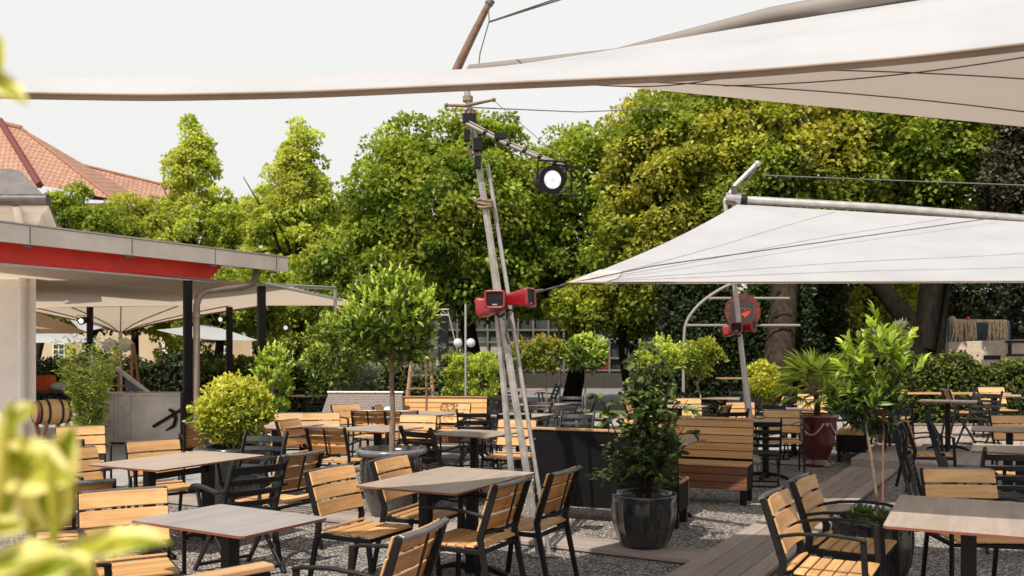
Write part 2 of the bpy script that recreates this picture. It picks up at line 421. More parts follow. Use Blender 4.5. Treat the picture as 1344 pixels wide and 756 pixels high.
def clumpcloud(c, rad, ncl, per, clr, hull=None, bottom=-.75, seed=0):
    "leaf points on clumps spread through an ellipsoid; returns points, outward directions, brightness"
    g = np.random.default_rng(seed)
    d = unit(g.normal(size=(ncl*3, 3))); d = d[d[:, 2] > bottom][:ncl]; ncl = len(d)
    rr = g.uniform(.55, 1.0, (ncl, 1))**.6
    cc = d*rr
    if hull is not None: cc = hull(cc)
    cc = cc+g.normal(0, .085, cc.shape)
    cen = cc*(np.array(rad)-clr*.55)+np.array(c)
    cr = clr*g.uniform(.5, 1.4, ncl)
    which = np.repeat(np.arange(ncl), per)
    dd = unit(g.normal(size=(len(which), 3))+np.array([0, 0, .35])+d[which]*.5)
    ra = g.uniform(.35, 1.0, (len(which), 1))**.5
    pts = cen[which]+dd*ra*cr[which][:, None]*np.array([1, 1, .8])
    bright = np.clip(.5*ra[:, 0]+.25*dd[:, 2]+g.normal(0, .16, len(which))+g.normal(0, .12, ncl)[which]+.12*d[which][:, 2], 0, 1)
    return pts, dd, bright

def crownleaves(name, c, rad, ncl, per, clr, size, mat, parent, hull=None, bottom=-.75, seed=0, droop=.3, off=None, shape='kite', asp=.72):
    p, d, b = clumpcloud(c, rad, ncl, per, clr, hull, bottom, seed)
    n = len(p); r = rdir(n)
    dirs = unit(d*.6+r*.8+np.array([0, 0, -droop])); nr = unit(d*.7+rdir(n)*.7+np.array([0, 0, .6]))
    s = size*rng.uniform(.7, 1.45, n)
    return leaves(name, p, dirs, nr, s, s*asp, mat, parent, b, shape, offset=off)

def limbs(mb, base, top, r0, cen, rad, nb, seed, r_end=.35):
    rn = random.Random(seed); base = V3(base); top = V3(top)
    mid = (base+top)/2+Vector((rn.uniform(-.1, .1), rn.uniform(-.1, .1), 0))*(top-base).length*.4
    mb.tube([base-Vector((0, 0, .05)), base+Vector((0, 0, .25)), mid, top], [r0*1.35, r0*1.02, r0*.85, r0*r_end], 10)
    for i in range(nb):
        f = rn.uniform(.45, 1); s0 = base.lerp(top, f); a = rn.uniform(0, 2*math.pi); z = rn.uniform(-.1, .8)
        e = V3(cen)+Vector((math.cos(a)*rad[0]*.75, math.sin(a)*rad[1]*.75, z*rad[2]*.8))
        m = s0.lerp(e, .5)+Vector((0, 0, .12*(e-s0).length))
        mb.tube([s0, m, e], [r0*.45, r0*.26, r0*.07], 6)

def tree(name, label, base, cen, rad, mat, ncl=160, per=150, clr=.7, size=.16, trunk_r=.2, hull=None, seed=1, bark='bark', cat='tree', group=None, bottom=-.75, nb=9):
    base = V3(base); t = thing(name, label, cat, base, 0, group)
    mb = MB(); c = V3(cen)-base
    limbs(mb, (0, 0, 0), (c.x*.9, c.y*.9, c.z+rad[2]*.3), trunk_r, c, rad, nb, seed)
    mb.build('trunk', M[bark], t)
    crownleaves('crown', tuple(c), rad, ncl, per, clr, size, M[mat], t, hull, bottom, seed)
    return t
def cone(cc):
    z = (cc[:, 2]+1)/2; k = np.clip(1.15*(1-z)**.75, .08, 1)
    out = cc.copy(); out[:, 0] *= k; out[:, 1] *= k; return out
def boxy(cc): return np.sign(cc)*np.abs(cc)**.6

# ================================================================== SETTING
g = MB()
g.add([(-160, -15, 0), (160, -15, 0), (160, 320, 0), (-160, 320, 0)], [(0, 1, 2, 3)])
struct('ground', g, M['gravel'])
def sheet(name, pts, z, mat):
    b = MB(); b.add([(p[0], p[1], z) for p in pts], [tuple(range(len(pts)))]); return struct(name, b, M[mat])
o0 = Vector((-4.6, 10.9, 0))
sheet('paving', [(-14, 9.5), (-5.2, 9.9), (-3.6, 11.6), (-1.2, 14.2), (4.2, 14.6), (9, 21), (9, 27), (-22, 27)], .004, 'concrete')
sheet('street', [(-60, 27), (60, 27), (60, 41), (-60, 41)], .008, 'asphalt')
sheet('lawn', [(-3, 24), (9, 24), (9, 26.8), (-3, 26.8)], .012, 'grass')

def boards(name, p0, length, n, w, z, mat, d=E2, side=E1, th=.03, base=True):
    "n boards side by side, each as long as length, running along d"
    b = MB(); p0 = V3(p0)
    for i in range(n):
        c = p0+side*(w*(i+.5)); q = c+d*length
        b.sweep([c+UP*(z-th/2), q+UP*(z-th/2)], w-.006, th, side)
    # screws
    for i in range(n):
        for k in range(int(length/.6)+1):
            for e in (-.3, .3):
                c = p0+side*(w*(i+.5+e))+d*min(length-.05, .05+k*.6); b.box((c.x, c.y, z+.0005), (.008, .008, .002), 0, 1)
    o = b.build(name, [M[mat], M['gutter']], None, .002)
    return tag(o, kind='structure')
# walkway runs away along E2, cross strips run along -E1
wd = Vector((.502, .865, 0)); ws = Vector((.865, -.502, 0))
def grid_obj(name, p0, d, length, n, w, z, mat, th=.03):
    "boards with local X across, Y along; object placed so that the grain follows the boards"
    b = MB()
    for i in range(n):
        x = w*(i+.5); b.box((x, length/2, -th/2), (w-.007, length, th))
        for k in range(int(length/.6)+1):
            for e in (-.28, .28): b.box((x+w*e, min(length-.04, .05+k*.6), .0006), (.009, .009, .002), 0, 1)
    b.box((w*n/2, length/2, -th-.012), (w*n-.03, length-.02, .02), 0, 1)
    o = b.build(name, [M[mat], M['gutter']], None, .002)
    o.location = (p0[0], p0[1], z); o.rotation_euler = (0, 0, math.atan2(d[1], d[0])-math.pi/2)
    return tag(o, kind='structure')
PW = Vector((4.75, 12.86, 0))
st = PW - wd*11
grid_obj('boardwalk', st, wd, 11, 4, .155, .055, 'deck')
dx = Vector((-.872, .489, 0))
grid_obj('boardwalk', (1.5, 7.03, 0), dx, 9.5, 3, .145, .045, 'deck')          # near cross strip
grid_obj('boardwalk', (4.55, 13.1, 0), dx, 9, 3, .145, .045, 'deck')           # far cross strip
# raised terrace
TC = Vector((4.78, 12.9, 0))
tb = MB()
d2 = Vector((.885, -.465, 0)); wv = .145
ter = 9.0
for i in range(44):
    tb.box((wv*(i+.5), ter/2, .145), (wv-.006, ter, .03))
tb.box((wv*22, .02, .065), (wv*44, .03, .13), 0, 0, .1)
tb.box((.02, ter/2, .065), (.03, ter-.1, .13), 0, 0, .1)
to = tag(tb.build('terrace', M['deck'], None, .002), kind='structure')
to.location = TC; to.rotation_euler = (0, 0, math.atan2(wd.y, wd.x)-math.pi/2)

# ================================================================== CHAIRS
def curved(mb, hw, y0, z, th, h, bow, n=6, lean=0, mi=0, tint=None):
    "board across x bowed backwards in the middle; h high, th thick"
    if tint is None: tint = random.random()
    pts = [(-hw+2*hw*i/n, y0-bow*(1-((-1+2*i/n)**2)), z) for i in range(n+1)]
    nv = Vector((0, math.cos(lean), math.sin(lean))); uv = Vector((0, -math.sin(lean), math.cos(lean)))
    vs = []
    for p in pts:
        p = V3(p)
        for a, b in ((-1, -1), (1, -1), (1, 1), (-1, 1)): vs.append(p+nv*a*th/2+uv*b*h/2)
    fs = [(3, 2, 1, 0), tuple(4*n+j for j in (0, 1, 2, 3))]
    for i in range(n):
        for j in range(4): fs.append((4*i+j, 4*i+(j+1) % 4, 4*i+4+(j+1) % 4, 4*i+4+j))
    mb.add(vs, fs, mi, tint)
def wood_chair(arms, label, group):
    t = thing('armchair' if arms else 'side_chair', label, 'chair', (0, 0, 0), 0, group)
    X = .238
    f = MB()
    for s in (-1, 1):
        f.sweep([(s*X, -.20, .405), (s*X, .22, .405)], .022, .03)
    f.sweep([(-X, .205, .40), (X, .205, .40)], .03, .022, (0, 1, 0)); f.sweep([(-X, -.205, .40), (X, -.205, .40)], .03, .022, (0, 1, 0))
    f.build('seat_frame', M['black'], t, .003)
    for s in (-1, 1):
        l = MB(); l.sweep([(s*(X+.004), -.30, 0), (s*X, -.215, .40), (s*X, -.20, .49), (s*X, -.222, .56), (s*X, -.315, .835)], .021, [.034, .04, .044, .042, .034])
        l.build('leg', M['black'], t, .003)
        l = MB()
        if arms: l.sweep([(s*(X+.02), .255, 0), (s*(X+.012), .235, .40), (s*(X+.012), .222, .645)], .021, .032)
        else: l.sweep([(s*(X+.004), .27, 0), (s*X, .215, .415)], .021, .036)
        l.build('leg', M['black'], t, .003)
        if arms:
            a = MB(); a.sweep([(s*X, -.235, .63), (s*(X+.014), -.12, .655), (s*(X+.02), .03, .668), (s*(X+.02), .17, .662), (s*(X+.014), .24, .648)], .03, .018, mi=0)
            a.build('armrest', M['black'], t, .005)
    st = MB()
    ys = [-.185, -.117, -.049, .019, .087, .155, .215]
    for i, y in enumerate(ys):
        dz = .014 if i == 0 else (-.004 if i in (2, 3, 4) else 0)
        st.box((0, y, .433+dz), (.452, .06, .016), 0, 0, None, .35 if i == 0 else (-.06 if i == 6 else 0))
    st.build('seat', M['teak'], t, .003)
    b = MB(); ln = .32
    for k, z in enumerate((.582, .685, .788)):
        y = -.222-(z-.56)*.335+.032
        curved(b, .243, y, z, .013, .094, .022, 6, ln)
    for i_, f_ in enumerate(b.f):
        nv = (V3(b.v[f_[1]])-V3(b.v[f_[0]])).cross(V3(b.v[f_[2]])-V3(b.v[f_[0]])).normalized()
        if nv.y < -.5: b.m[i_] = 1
    b.build('backrest', [M['teak'], M['teak_rear_shade']], t, .003)
    fr = MB()
    curved(fr, .24, -.322, .829, .034, .022, .024, 8, ln)
    fr.build('top_rail', M['railcap'], t, .004)
    fr = MB()
    curved(fr, .228, -.233, .528, .02, .016, .022, 6, ln)
    fr.sweep([(0, -.262, .53), (0, -.347, .828)], .022, .008)
    fr.build('back_brace', M['black'], t, .002)
    return t
def black_chair(label, group):
    t = thing('folding_armchair', label, 'chair', (0, 0, 0), 0, group)
    for s in (-1, 1):
        l = MB(); l.sweep([(s*.225, .27, 0), (s*.222, .02, .32), (s*.222, -.14, .50), (s*.222, -.26, .80), (s*.222, -.29, .86), (s*.222, -.318, .865)], .02, [.036, .045, .05, .055, .05, .04]); l.build('leg', M['blackslat'], t, .004)
        l = MB(); l.sweep([(s*.2, -.30, 0), (s*.2, -.05, .24), (s*.2, .19, .43)], .02, .038); l.build('leg', M['blackslat'], t, .003)
        a = MB(); a.sweep([(s*.25, -.25, .66), (s*.262, -.14, .635), (s*.27, .04, .66), (s*.27, .18, .665), (s*.268, .245, .63), (s*.268, .255, .605)], [.03, .042, .052, .055, .05, .04], .022, (1, 0, 0))
        a.sweep([(s*.256, .17, .655), (s*.245, .12, .43)], .022, .034)
        a.build('armrest', M['blackslat'], t, .005)
    for yy, ww in ((.21, .43), (-.255, .40)): MB().box((0, yy, .055), (ww, .03, .022)).build('stretcher', M['blackslat'], t, .003)
    se = MB()
    for i in range(7): se.box((0, .205-i*.062, .437-.004*(i in (2, 3, 4))), (.42, .05, .016))
    for s in (-1, 1): se.box((s*.19, .02, .418), (.02, .4, .02))
    se.build('seat', M['blackslat'], t, .003)
    b = MB()
    for k, (z, h) in enumerate(((.54, .045), (.625, .045), (.71, .045), (.80, .062))):
        y = -.158-(z-.5)*.38; curved(b, .214, y, z, .016, h, .035, 6, .35)
    b.build('backrest', M['blackslat'], t, .004)
    return t
GA, GS, GB = 'wooden slatted armchairs with dark metal frames', 'wooden slatted side chairs without arms', 'black slatted folding armchairs'
protoA = wood_chair(True, 'x', GA); protoS = wood_chair(False, 'x', GS); protoB = black_chair('x', GB)
used = set()
def chair(kind, x, y, hd, label, z=0, tilt=None):
    p, g_ = {'A': (protoA, GA), 'S': (protoS, GS), 'B': (protoB, GB)}[kind]
    zz = z
    if kind not in used:
        used.add(kind); p.location = (x, y, zz); p.rotation_euler = (0, 0, -R(hd)); p['label'] = label
        if tilt: p.rotation_euler = (tilt[0], tilt[1], -R(hd))
        return p
    return dup(p, (x, y, zz), hd, label, g_, tilt)
CH = [
 # centre table
 ('S', -1.03, 6.36, 118, 'armless wooden chair facing right, at the near left side of the long centre table'),
 ('S', -.68, 7.0, 113, 'armless wooden chair before the big grey glazed jar, tucked under the centre table'),
 ('A', -.27, 6.02, 297, 'wooden armchair seen from behind, tucked into the near right side of the centre table'),
 ('S', .10, 6.55, 297, 'armless wooden chair seen from behind, next to the mast foot at the centre table'),
 ('A', -.71, 4.42, 291, 'wooden armchair with curved grey rail, cut by the bottom edge near the middle'),
 # front left table
 ('A', -2.17, 5.2, 150, 'wooden armchair facing us at the far left side of the small front table'),
 ('A', -1.78, 4.02, 25, 'wooden armchair seen from behind beside the bench back in the bottom left corner'),
 ('A', -2.92, 6.1, 335, 'wooden armchair seen from behind, behind the blurred yellow leaves at left'),
 # left back table
 ('A', -3.5, 7.62, 120, 'wooden armchair facing right at the near left end of the left back table'),
 ('A', -3.14, 8.28, 138, 'wooden armchair facing us behind the far left side of the left back table'),
 ('B', -2.06, 6.92, 314, 'black folding armchair with curved arms between the two left tables'),
 ('A', -1.98, 7.62, 300, 'wooden armchair seen from behind at the right side of the left back table'),
 ('B', -2.5, 8.75, 195, 'black folding armchair just in front of the pot of the yellow bush'),
 ('A', -3.75, 11.1, 335, 'wooden armchair between the black awning post and the yellow bush'),
 ('A', -4.62, 9.85, 150, 'wooden armchair facing us beside the blue pot of the bamboo'),
 ('A', -4.35, 8.85, 345, 'wooden armchair showing only its grey top rail, left of the left back table'),
 # middle
 ('A', -1.96, 10.35, 18, 'wooden armchair seen from behind at the square table left of the jar'),
 ('A', -2.42, 10.95, 108, 'wooden armchair facing right at the left of the square table left of the jar'),
 ('A', -2.96, 12.0, 175, 'left one of two wooden chairs facing us just right of the yellow bush'),
 ('A', -2.52, 12.05, 170, 'right one of two wooden chairs facing us just right of the yellow bush'),
 ('A', -2.42, 14.1, 140, 'wooden armchair facing right close to the woven lounge back'),
 ('A', -2.02, 13.3, 5, 'wooden armchair seen from behind in front of the woven lounge back'),
 ('A', -1.52, 13.2, 8, 'wooden armchair seen from behind left of the slatted bench facing us'),
 ('A', -1.27, 11.65, 190, 'wooden chair facing us behind the square table, right behind the thin jar trunk'),
 ('B', -.82, 9.75, 40, 'black folding armchair just right of the big grey glazed jar'),
 ('A', -.03, 10.8, 200, 'wooden armchair facing us left of the mast poles, behind the centre table'),
 ('B', -.5, 12.7, 5, 'black folding armchair seen from behind in front of the slatted bench facing us'),
 ('B', -.15, 16.6, 170, 'black folding armchair far back just left of the mast poles'),
 ('B', .45, 15.0, 185, 'black folding armchair far back just right of the mast poles'),
 ('B', 1.05, 16.8, 190, 'black folding armchair facing us far back under the laurel ball tree'),
 ('B', .78, 11.9, 200, 'black folding armchair close behind the black bench back'),
 ('B', -.42, 15.9, 260, 'black folding armchair turned sideways beside the end of the slatted bench facing us'),
 ('B', 1.25, 14.9, 240, 'black folding armchair right of the far table, behind the black bench'),
 # right
 ('B', 3.03, 11.15, 12, 'black folding armchair standing right beside the end of the wooden slatted bench'),
 ('A', 3.72, 12.55, 192, 'wooden armchair facing us just left of the wine red urn'),
 ('A', 1.80, 5.2, 119, 'nearest of the two wooden armchairs facing right on the boardwalk'),
 ('A', 2.17, 5.86, 121, 'second wooden armchair facing right on the boardwalk, behind the nearest one'),
 ('A', 3.12, 6.15, 184, 'wooden armchair facing us behind the table in the bottom right corner'),
 ('A', 2.98, 4.72, 300, 'wooden armchair cut by the bottom right corner of the picture'),
 ('A', 5.0, 11.0, 100, 'wooden armchair facing right beside the two folded black chairs, before the terrace step'),
 ('A', 8.05, 16.3, 100, 'wooden armchair seen sideways at the far end of the terrace beside the trunk', .16),
 ('A', 9.0, 16.9, 180, 'wooden armchair facing us behind the farthest terrace table', .16),
 ('A', 6.4, 11.5, 185, 'wooden armchair facing us behind the ground level table near the right edge', 0),
 ('A', 5.12, 9.1, 290, 'dark red-brown wooden armchair seen from behind at the right edge'),
 ('B', 4.15, 7.75, 10, 'black folding armchair seen from behind at the right edge, above the front table'),
 ('A', 5.85, 14.2, 70, 'wooden armchair on the terrace edge left of the tall single pedestal table', .16),
 ('A', 6.2, 14.9, 120, 'second wooden armchair on the terrace, behind the pedestal table', .16),
 ('A', 3.1, 15.9, 180, 'wooden chair facing us far back behind the yellow-green ball bush and dark shrub'),
 ('A', 3.75, 14.6, 175, 'wooden chair facing us just left of the second leaning mast'),
 ('B', 3.95, 13.9, 190, 'black folding armchair right behind the second leaning mast'),
 ('B', 3.0, 12.9, 350, 'black folding armchair behind the cap board of the wooden slatted bench'),
 ('A', 3.05, 14.3, 300, 'wooden chair seen sideways behind the wooden slatted bench'),
 ('B', 4.8, 19.0, 180, 'black folding armchair in front of the far yellow-green bush'),
 ('A', 4.75, 17.0, 285, 'wooden chair seen sideways in front of the far yellow-green bush'),
 ('A', 5.7, 17.5, 200, 'wooden chair facing us behind the palm of the wine red urn'),
 ('B', 5.85, 16.4, 185, 'black folding armchair behind the palm, right of the wine red urn'),
 ('B', 4.1, 12.9+3.6, 240, 'black folding armchair among the far tables between mast and bush'),
 ('B', -3.9, 18.6, 150, 'black folding armchair at the dark table behind the woven lounge'),
 ('B', -1.6, 18.8, 200, 'black folding armchair far back below the wooden ladder'),
 ('B', 9.3, 14.6, 260, 'black folding armchair on the terrace at the right edge', .16),
 ('A', -.95, 14.3, 190, 'wooden chair whose back overlaps the facing slatted bench at its middle'),
 ('A', -1.75, 13.9, 95, 'wooden chair facing right at the left end of the facing slatted bench'),
 ('B', -.55, 13.45, 275, 'black folding armchair facing left before the right end of the facing slatted bench'),
 ('B', .05, 12.45, 5, 'black folding armchair seen from behind exactly behind the mast poles'),
 ('B', .62, 13.6, 215, 'black folding armchair facing us right of the mast poles'),
 ('B', 1.9, 13.5, 250, 'black folding armchair peeping out behind the leafy shrub in the ribbed pot'),
 ('B', -.1, 22.8, 180, 'black folding armchair at the farthest table, under the ball trees'),
 ('B', .85, 22.3, 260, 'second black folding armchair at the farthest table, under the ball trees'),
 ('A', 2.3, 16.0, 110, 'wooden chair facing right far behind the leafy shrub'),
 ('A', 4.9, 15.2, 230, 'wooden chair far back just left of the palm fronds'),
 ('B', 3.6, 17.6, 95, 'black folding armchair below the ball tree with the corkscrew trunk'),
 ('B', 7.4, 14.5, 235, 'black folding armchair right of the tall pedestal table on the terrace', .16),
 ('A', 9.4, 15.6, 250, 'wooden armchair right of the farthest terrace table', .16),
 ('A', -3.35, 11.6, 100, 'wooden chair half hidden behind the yellow bush'),
 ('B', 6.2, 16.4, 80, 'black folding armchair on the terrace beside the ribbed blue pot', .16),
]
for c in CH: chair(c[0], c[1], c[2], c[3], c[4], *(c[5:6]))
# folded black chairs leaning on the terrace step
def folded_chair(x, y, hd, label, lean):
    t = thing('folded_chair', label, 'chair', (x, y, 0), hd, 'black folding chairs folded flat and leaning on the terrace step')
    root = t
    for s in (-1, 1):
        l = MB(); l.sweep([(s*.22, 0, 0), (s*.22, lean*.5, .48), (s*.22, lean, .97), (s*.22, lean+.03, 1.0)], .022, [.04, .05, .055, .04]); l.build('leg', M['blackslat'], t, .004)
        l = MB(); l.sweep([(s*.195, .06, .02), (s*.195, lean*.6+.05, .55)], .022, .04); l.build('leg', M['blackslat'], t, .003)
        a = MB(); a.sweep([(s*.25, lean*.55, .5), (s*.26, lean*.75+.05, .74), (s*.26, lean+.02, .92)], .045, .022); a.build('armrest', M['blackslat'], t, .004)
    se = MB()
    for i in range(6): se.box((0, lean*(.2+.06*i)+.05, .2+i*.06), (.40, .016, .048), 0, 0, None, -lean*.9)
    se.build('seat', M['blackslat'], t, .003)
    b = MB()
    for k, z in enumerate((.66, .75, .84, .93)): curved(b, .212, lean*z, z, .016, .05, .035, 6, -lean*.5)
    b.build('backrest', M['blackslat'], t, .003)
folded_chair(4.45, 10.1, 120, 'nearest black folding chair folded upright before the terrace step', -.22)
folded_chair(4.75, 9.85, 115, 'second folded black chair behind the nearest one before the terrace step', -.25)

# ================================================================== TABLES
GT = 'dark edged laminate tables on black pedestals'
def make_table(w, l, double, label, cat='table'):
    t = thing('table', label, cat, (0, 0, 0), 0, GT)
    tb = MB(); k = .018
    pts = [(-w/2+k, -l/2), (w/2-k, -l/2), (w/2, -l/2+k), (w/2, l/2-k), (w/2-k, l/2), (-w/2+k, l/2), (-w/2, l/2-k), (-w/2, -l/2+k)]
    tb.prism(pts, .0125, 1, .5, .7385)
    tb.add([(p[0]*.998, p[1]*.998, .7518) for p in pts], [tuple(range(8))], 0, random.random())
    tb.build('tabletop', [M['top'], M['topedge']], t)
    ys = (-l*.27, l*.27) if double else (0,)
    for y in ys:
        p = MB(); p.box((0, y, .38), (.075, .075, .70)); p.box((0, y, .733), (.3, .3 if not double else .09, .011))
        p.build('pedestal', M['black'], t, .006)
        f = MB()
        dirs = [(1, 0), (-1, 0)] if double else [(1, 0), (-1, 0), (0, 1), (0, -1)]
        for d in dirs:
            f.sweep([(d[0]*.03, y+d[1]*.03, .06), (d[0]*.16, y+d[1]*.16, .055), (d[0]*.29, y+d[1]*.29, .018)], [.07, .055, .05], [.05, .04, .028], (abs(d[1]), abs(d[0]), 0))
            f.box((d[0]*.285, y+d[1]*.285, .006), (.04, .04, .012))
        f.box((0, y, .05), (.09, .09, .07)); f.build('foot', M['black'], t, .006)
    if double:
        b = MB(); b.box((0, 0, .64), (.035, l*.54-.08, .05)); b.build('crossbar', M['black'], t, .004)
    return t
tA = make_table(.86, .62, False, 'small square-ended table standing alone in the bottom left, bare top')
[c_ for c_ in tA.children if c_.name.startswith('tabletop')][0].data.materials[0] = M['topgrey']
tA.location = (-1.535, 4.98, 0); tA.rotation_euler = (0, 0, -R(31))
tL = make_table(.8, 1.18, True, 'long centre table with two pedestals and reddish top edge, before the mast')
tL.location = (-.445, 6.56, 0); tL.rotation_euler = (0, 0, -R(27.5))
tS = make_table(.8, .8, False, 'square table left of the glazed jar, with four wooden chairs')
tS.location = (-1.6, 10.9, 0); tS.rotation_euler = (0, 0, -R(28))
TB = [
 (tL, -2.8, 7.72, 28, 'long table on the left between two rows of wooden chairs, below the yellow bush', 0),
 (tL, 2.56, 5.12, 27, 'table in the bottom right corner with a bright stripe of sun across it', 0),
 (tA, -4.0, 6.15, 30, 'table corner peeping in at the left edge behind the blurred leaves', 0),
 (tS, -.42, 10.25, 28, 'square table straight behind the centre table, beside the black folding chair', 0),
 (tS, -1.25, 13.6, 28, 'square table in front of the wooden slatted bench facing us', 0),
 (tS, .1, 13.2, 28, 'square table crossed by the mast poles behind the black bench', 0),
 (tS, -2.9, 11.35, 28, 'small table right beside the yellow bush', 0),
 (tS, -4.3, 19.0, 28, 'table behind the woven lounge with a slim leaning frame', 0),
 (tS, .5, 15.9, 28, 'far table seen between the mast poles and the laurel ball tree', 0),
 (tS, .3, 22.0, 20, 'farthest table under the pair of ball trees', 0),
 (tS, 1.35, 13.1, 28, 'table half hidden by the dark leafy shrub', 0),
 (tA, 1.55, 9.33, 120, 'small table between the black bench back and the wooden bench', 0),
 (tS, 3.33, 12.0, 28, 'small table behind the black folding chair by the wine red urn', 0),
 (tS, 2.8, 15.3, 28, 'table behind the dark leafy shrub, left of the second mast', 0),
 (tS, 4.2, 18.0, 28, 'far table left of the second mast in front of the dark ivy', 0),
 (tS, 4.5, 14.6, 28, 'table right behind the second mast', 0),
 (tS, 5.4, 16.0, 28, 'table behind the palm fronds', 0),
 (tS, 6.65, 13.95, 28, 'square table on the terrace with one thick pedestal, before the tree trunk', .16),
 (tS, 8.4, 15.9, 28, 'farthest terrace table with a wooden chair behind it', .16),
 (tS, 5.85, 10.75, 28, 'larger bare table just below the terrace near the right edge', 0),
 (tS, 4.75, 8.55, 28, 'dark olive table at the right edge behind the black folding armchair', 0),
 (tS, -5.2, 17.8, 28, 'dark table beside the counter, behind the yellow bush', 0),
 (tS, -2.2, 18.4, 20, 'dark table behind the tree in the glazed jar', 0),
]
for p, x, y, h, lab, z in TB: dup(p, (x, y, z), h, lab)
# tall narrow bar tables
def bar_table(label, p, w, l, h, hd, z=0):
    t = thing('bar_table', label, 'table', (p[0], p[1], z), hd)
    b = MB(); b.box((0, 0, h-.015), (w, l, .03)); b.build('tabletop', M['cap'], t, .003)
    for s in (-1, 1):
        b = MB(); b.box((s*w*.3, 0, h/2-.015), (.05, .05, h-.032)); b.build('leg', M['black'], t)
    return t
bar_table('high narrow wooden bar table in front of the dark ivy, left of the far bush', (5.25, 20.0), 1.5, .4, 1.1, 0)
bar_table('long thin bar table top in front of the right hedge', (8.6, 18.3), 2.6, .35, .85, 0, .0)

# ================================================================== BENCHES
def bench(name, label, p, hd, Lb, seatside=True, flatback=False):
    t = thing(name, label, 'bench', p, hd, 'high-backed slatted benches')
    hw = Lb/2; lean = .12
    bk = MB(); bk.box((0, -.235-.0, .515), (Lb, .018, .75), 0, 0, .5, lean); bk.build('back_panel', M['blackpanel'], t, .002)
    sl = MB()
    for i in range(5):
        z = .50+i*.087; sl.box((0, -.218-(z-.515)*lean, z), (Lb-.006, .018, .08), 0, 0, None, lean)
    sl.build('backrest', M['teak'], t, .003)
    sc = MB()
    for i in range(5):
        z = .50+i*.087
        for s in (-1, 1): sc.box((s*(hw-.06), -.2075-(z-.515)*lean, z), (.014, .004, .014))
    for s in (-1, 1):
        for z in (.25, .5, .8): sc.box((s*(hw-.03), -.246-(z-.515)*lean, z), (.014, .006, .014))
    sc.build('screw', M['steel'], t)
    cp = MB(); cp.box((0, -.268, .905), (Lb+.01, .075, .022)); cp.build('cap_board', M['cap'], t, .004)
    se = MB()
    for i in range(3): se.box((0, -.12+i*.135, .425), (Lb-.002, .128, .022))
    se.build('seat', M['cap'], t, .003)
    fb = MB()
    for i in range(3): fb.box((0, .205, .368-i*.083), (Lb-.004, .018, .077))
    fb.build('front_boards', M['redwood'], t, .003)
    for s in (-1, 1):
        sp = MB(); sp.prism([(-.21, 0), (.194, 0), (.194, .26), (-.23, .26)], .018, 0, .5)
        # stand the panel up
        sp.v = [(s*(hw-.012)+(v[2]-.009), v[0], v[1]+.152) for v in sp.v]
        sp.build('side_panel', M['blackpanel'], t, .002)
        for y in (-.2, .165):
            l = MB(); l.box((s*(hw-.045), y, .08), (.07, .055, .16)); l.build('leg', M['black'], t, .003)
    return t
bench('slatted_bench', 'black bench back with a wooden cap board, behind the shrub in the ribbed pot', (.98, 9.05, 0), 23, 1.46)
bench('slatted_bench', 'light wooden slatted bench facing us beside the black folding chair', (1.92, 10.32, 0), 203, 1.5)
bench('slatted_bench', 'light wooden slatted bench facing us between the glazed jar and the mast', (-1.14, 15.15, 0), 185, 1.4)
bench('slatted_bench', 'dark bench seen end-on to the right of the wine red urn', (5.35, 14.35, 0), 293, 1.4)
bench('slatted_bench', 'black bench in the bottom left corner showing only its wooden cap board', (-1.61, 2.84, 0), 314, 1.6)
# woven lounge seen from behind
t = thing('woven_lounge', 'grey-brown woven lounge seen from behind left of the slatted bench', 'sofa', (-2.45, 15.4, 0), 3)
b = MB()
def wpanel(b, pts):
    b.add(pts, [(0, 1, 2, 3)], 0, .5)
    w = (V3(pts[1])-V3(pts[0])).length; h = (V3(pts[3])-V3(pts[0])).length
    b.uv = (b.uv or [])+[(0, 0), (w, 0), (w, h), (0, h)]
wpanel(b, [(-.86, -.45, .05), (.70, -.45, .05), (.62, -.1, .98), (-.62, -.1, .98)])
wpanel(b, [(.70, -.45, .05), (.78, .45, .05), (.70, .3, .42), (.62, -.1, .98)])
wpanel(b, [(-.86, -.45, .05), (-.62, -.1, .98), (-.70, .3, .42), (-.86, .45, .05)])
wpanel(b, [(-.62, -.1, .98), (.62, -.1, .98), (.70, .3, .42), (-.70, .3, .42)])
b.build('shell', M['rattan'], t)
b = MB(); b.tube([(-.64, -.1, .985), (.64, -.1, .985)], .022, 8); b.build('rim', M['alu'], t)

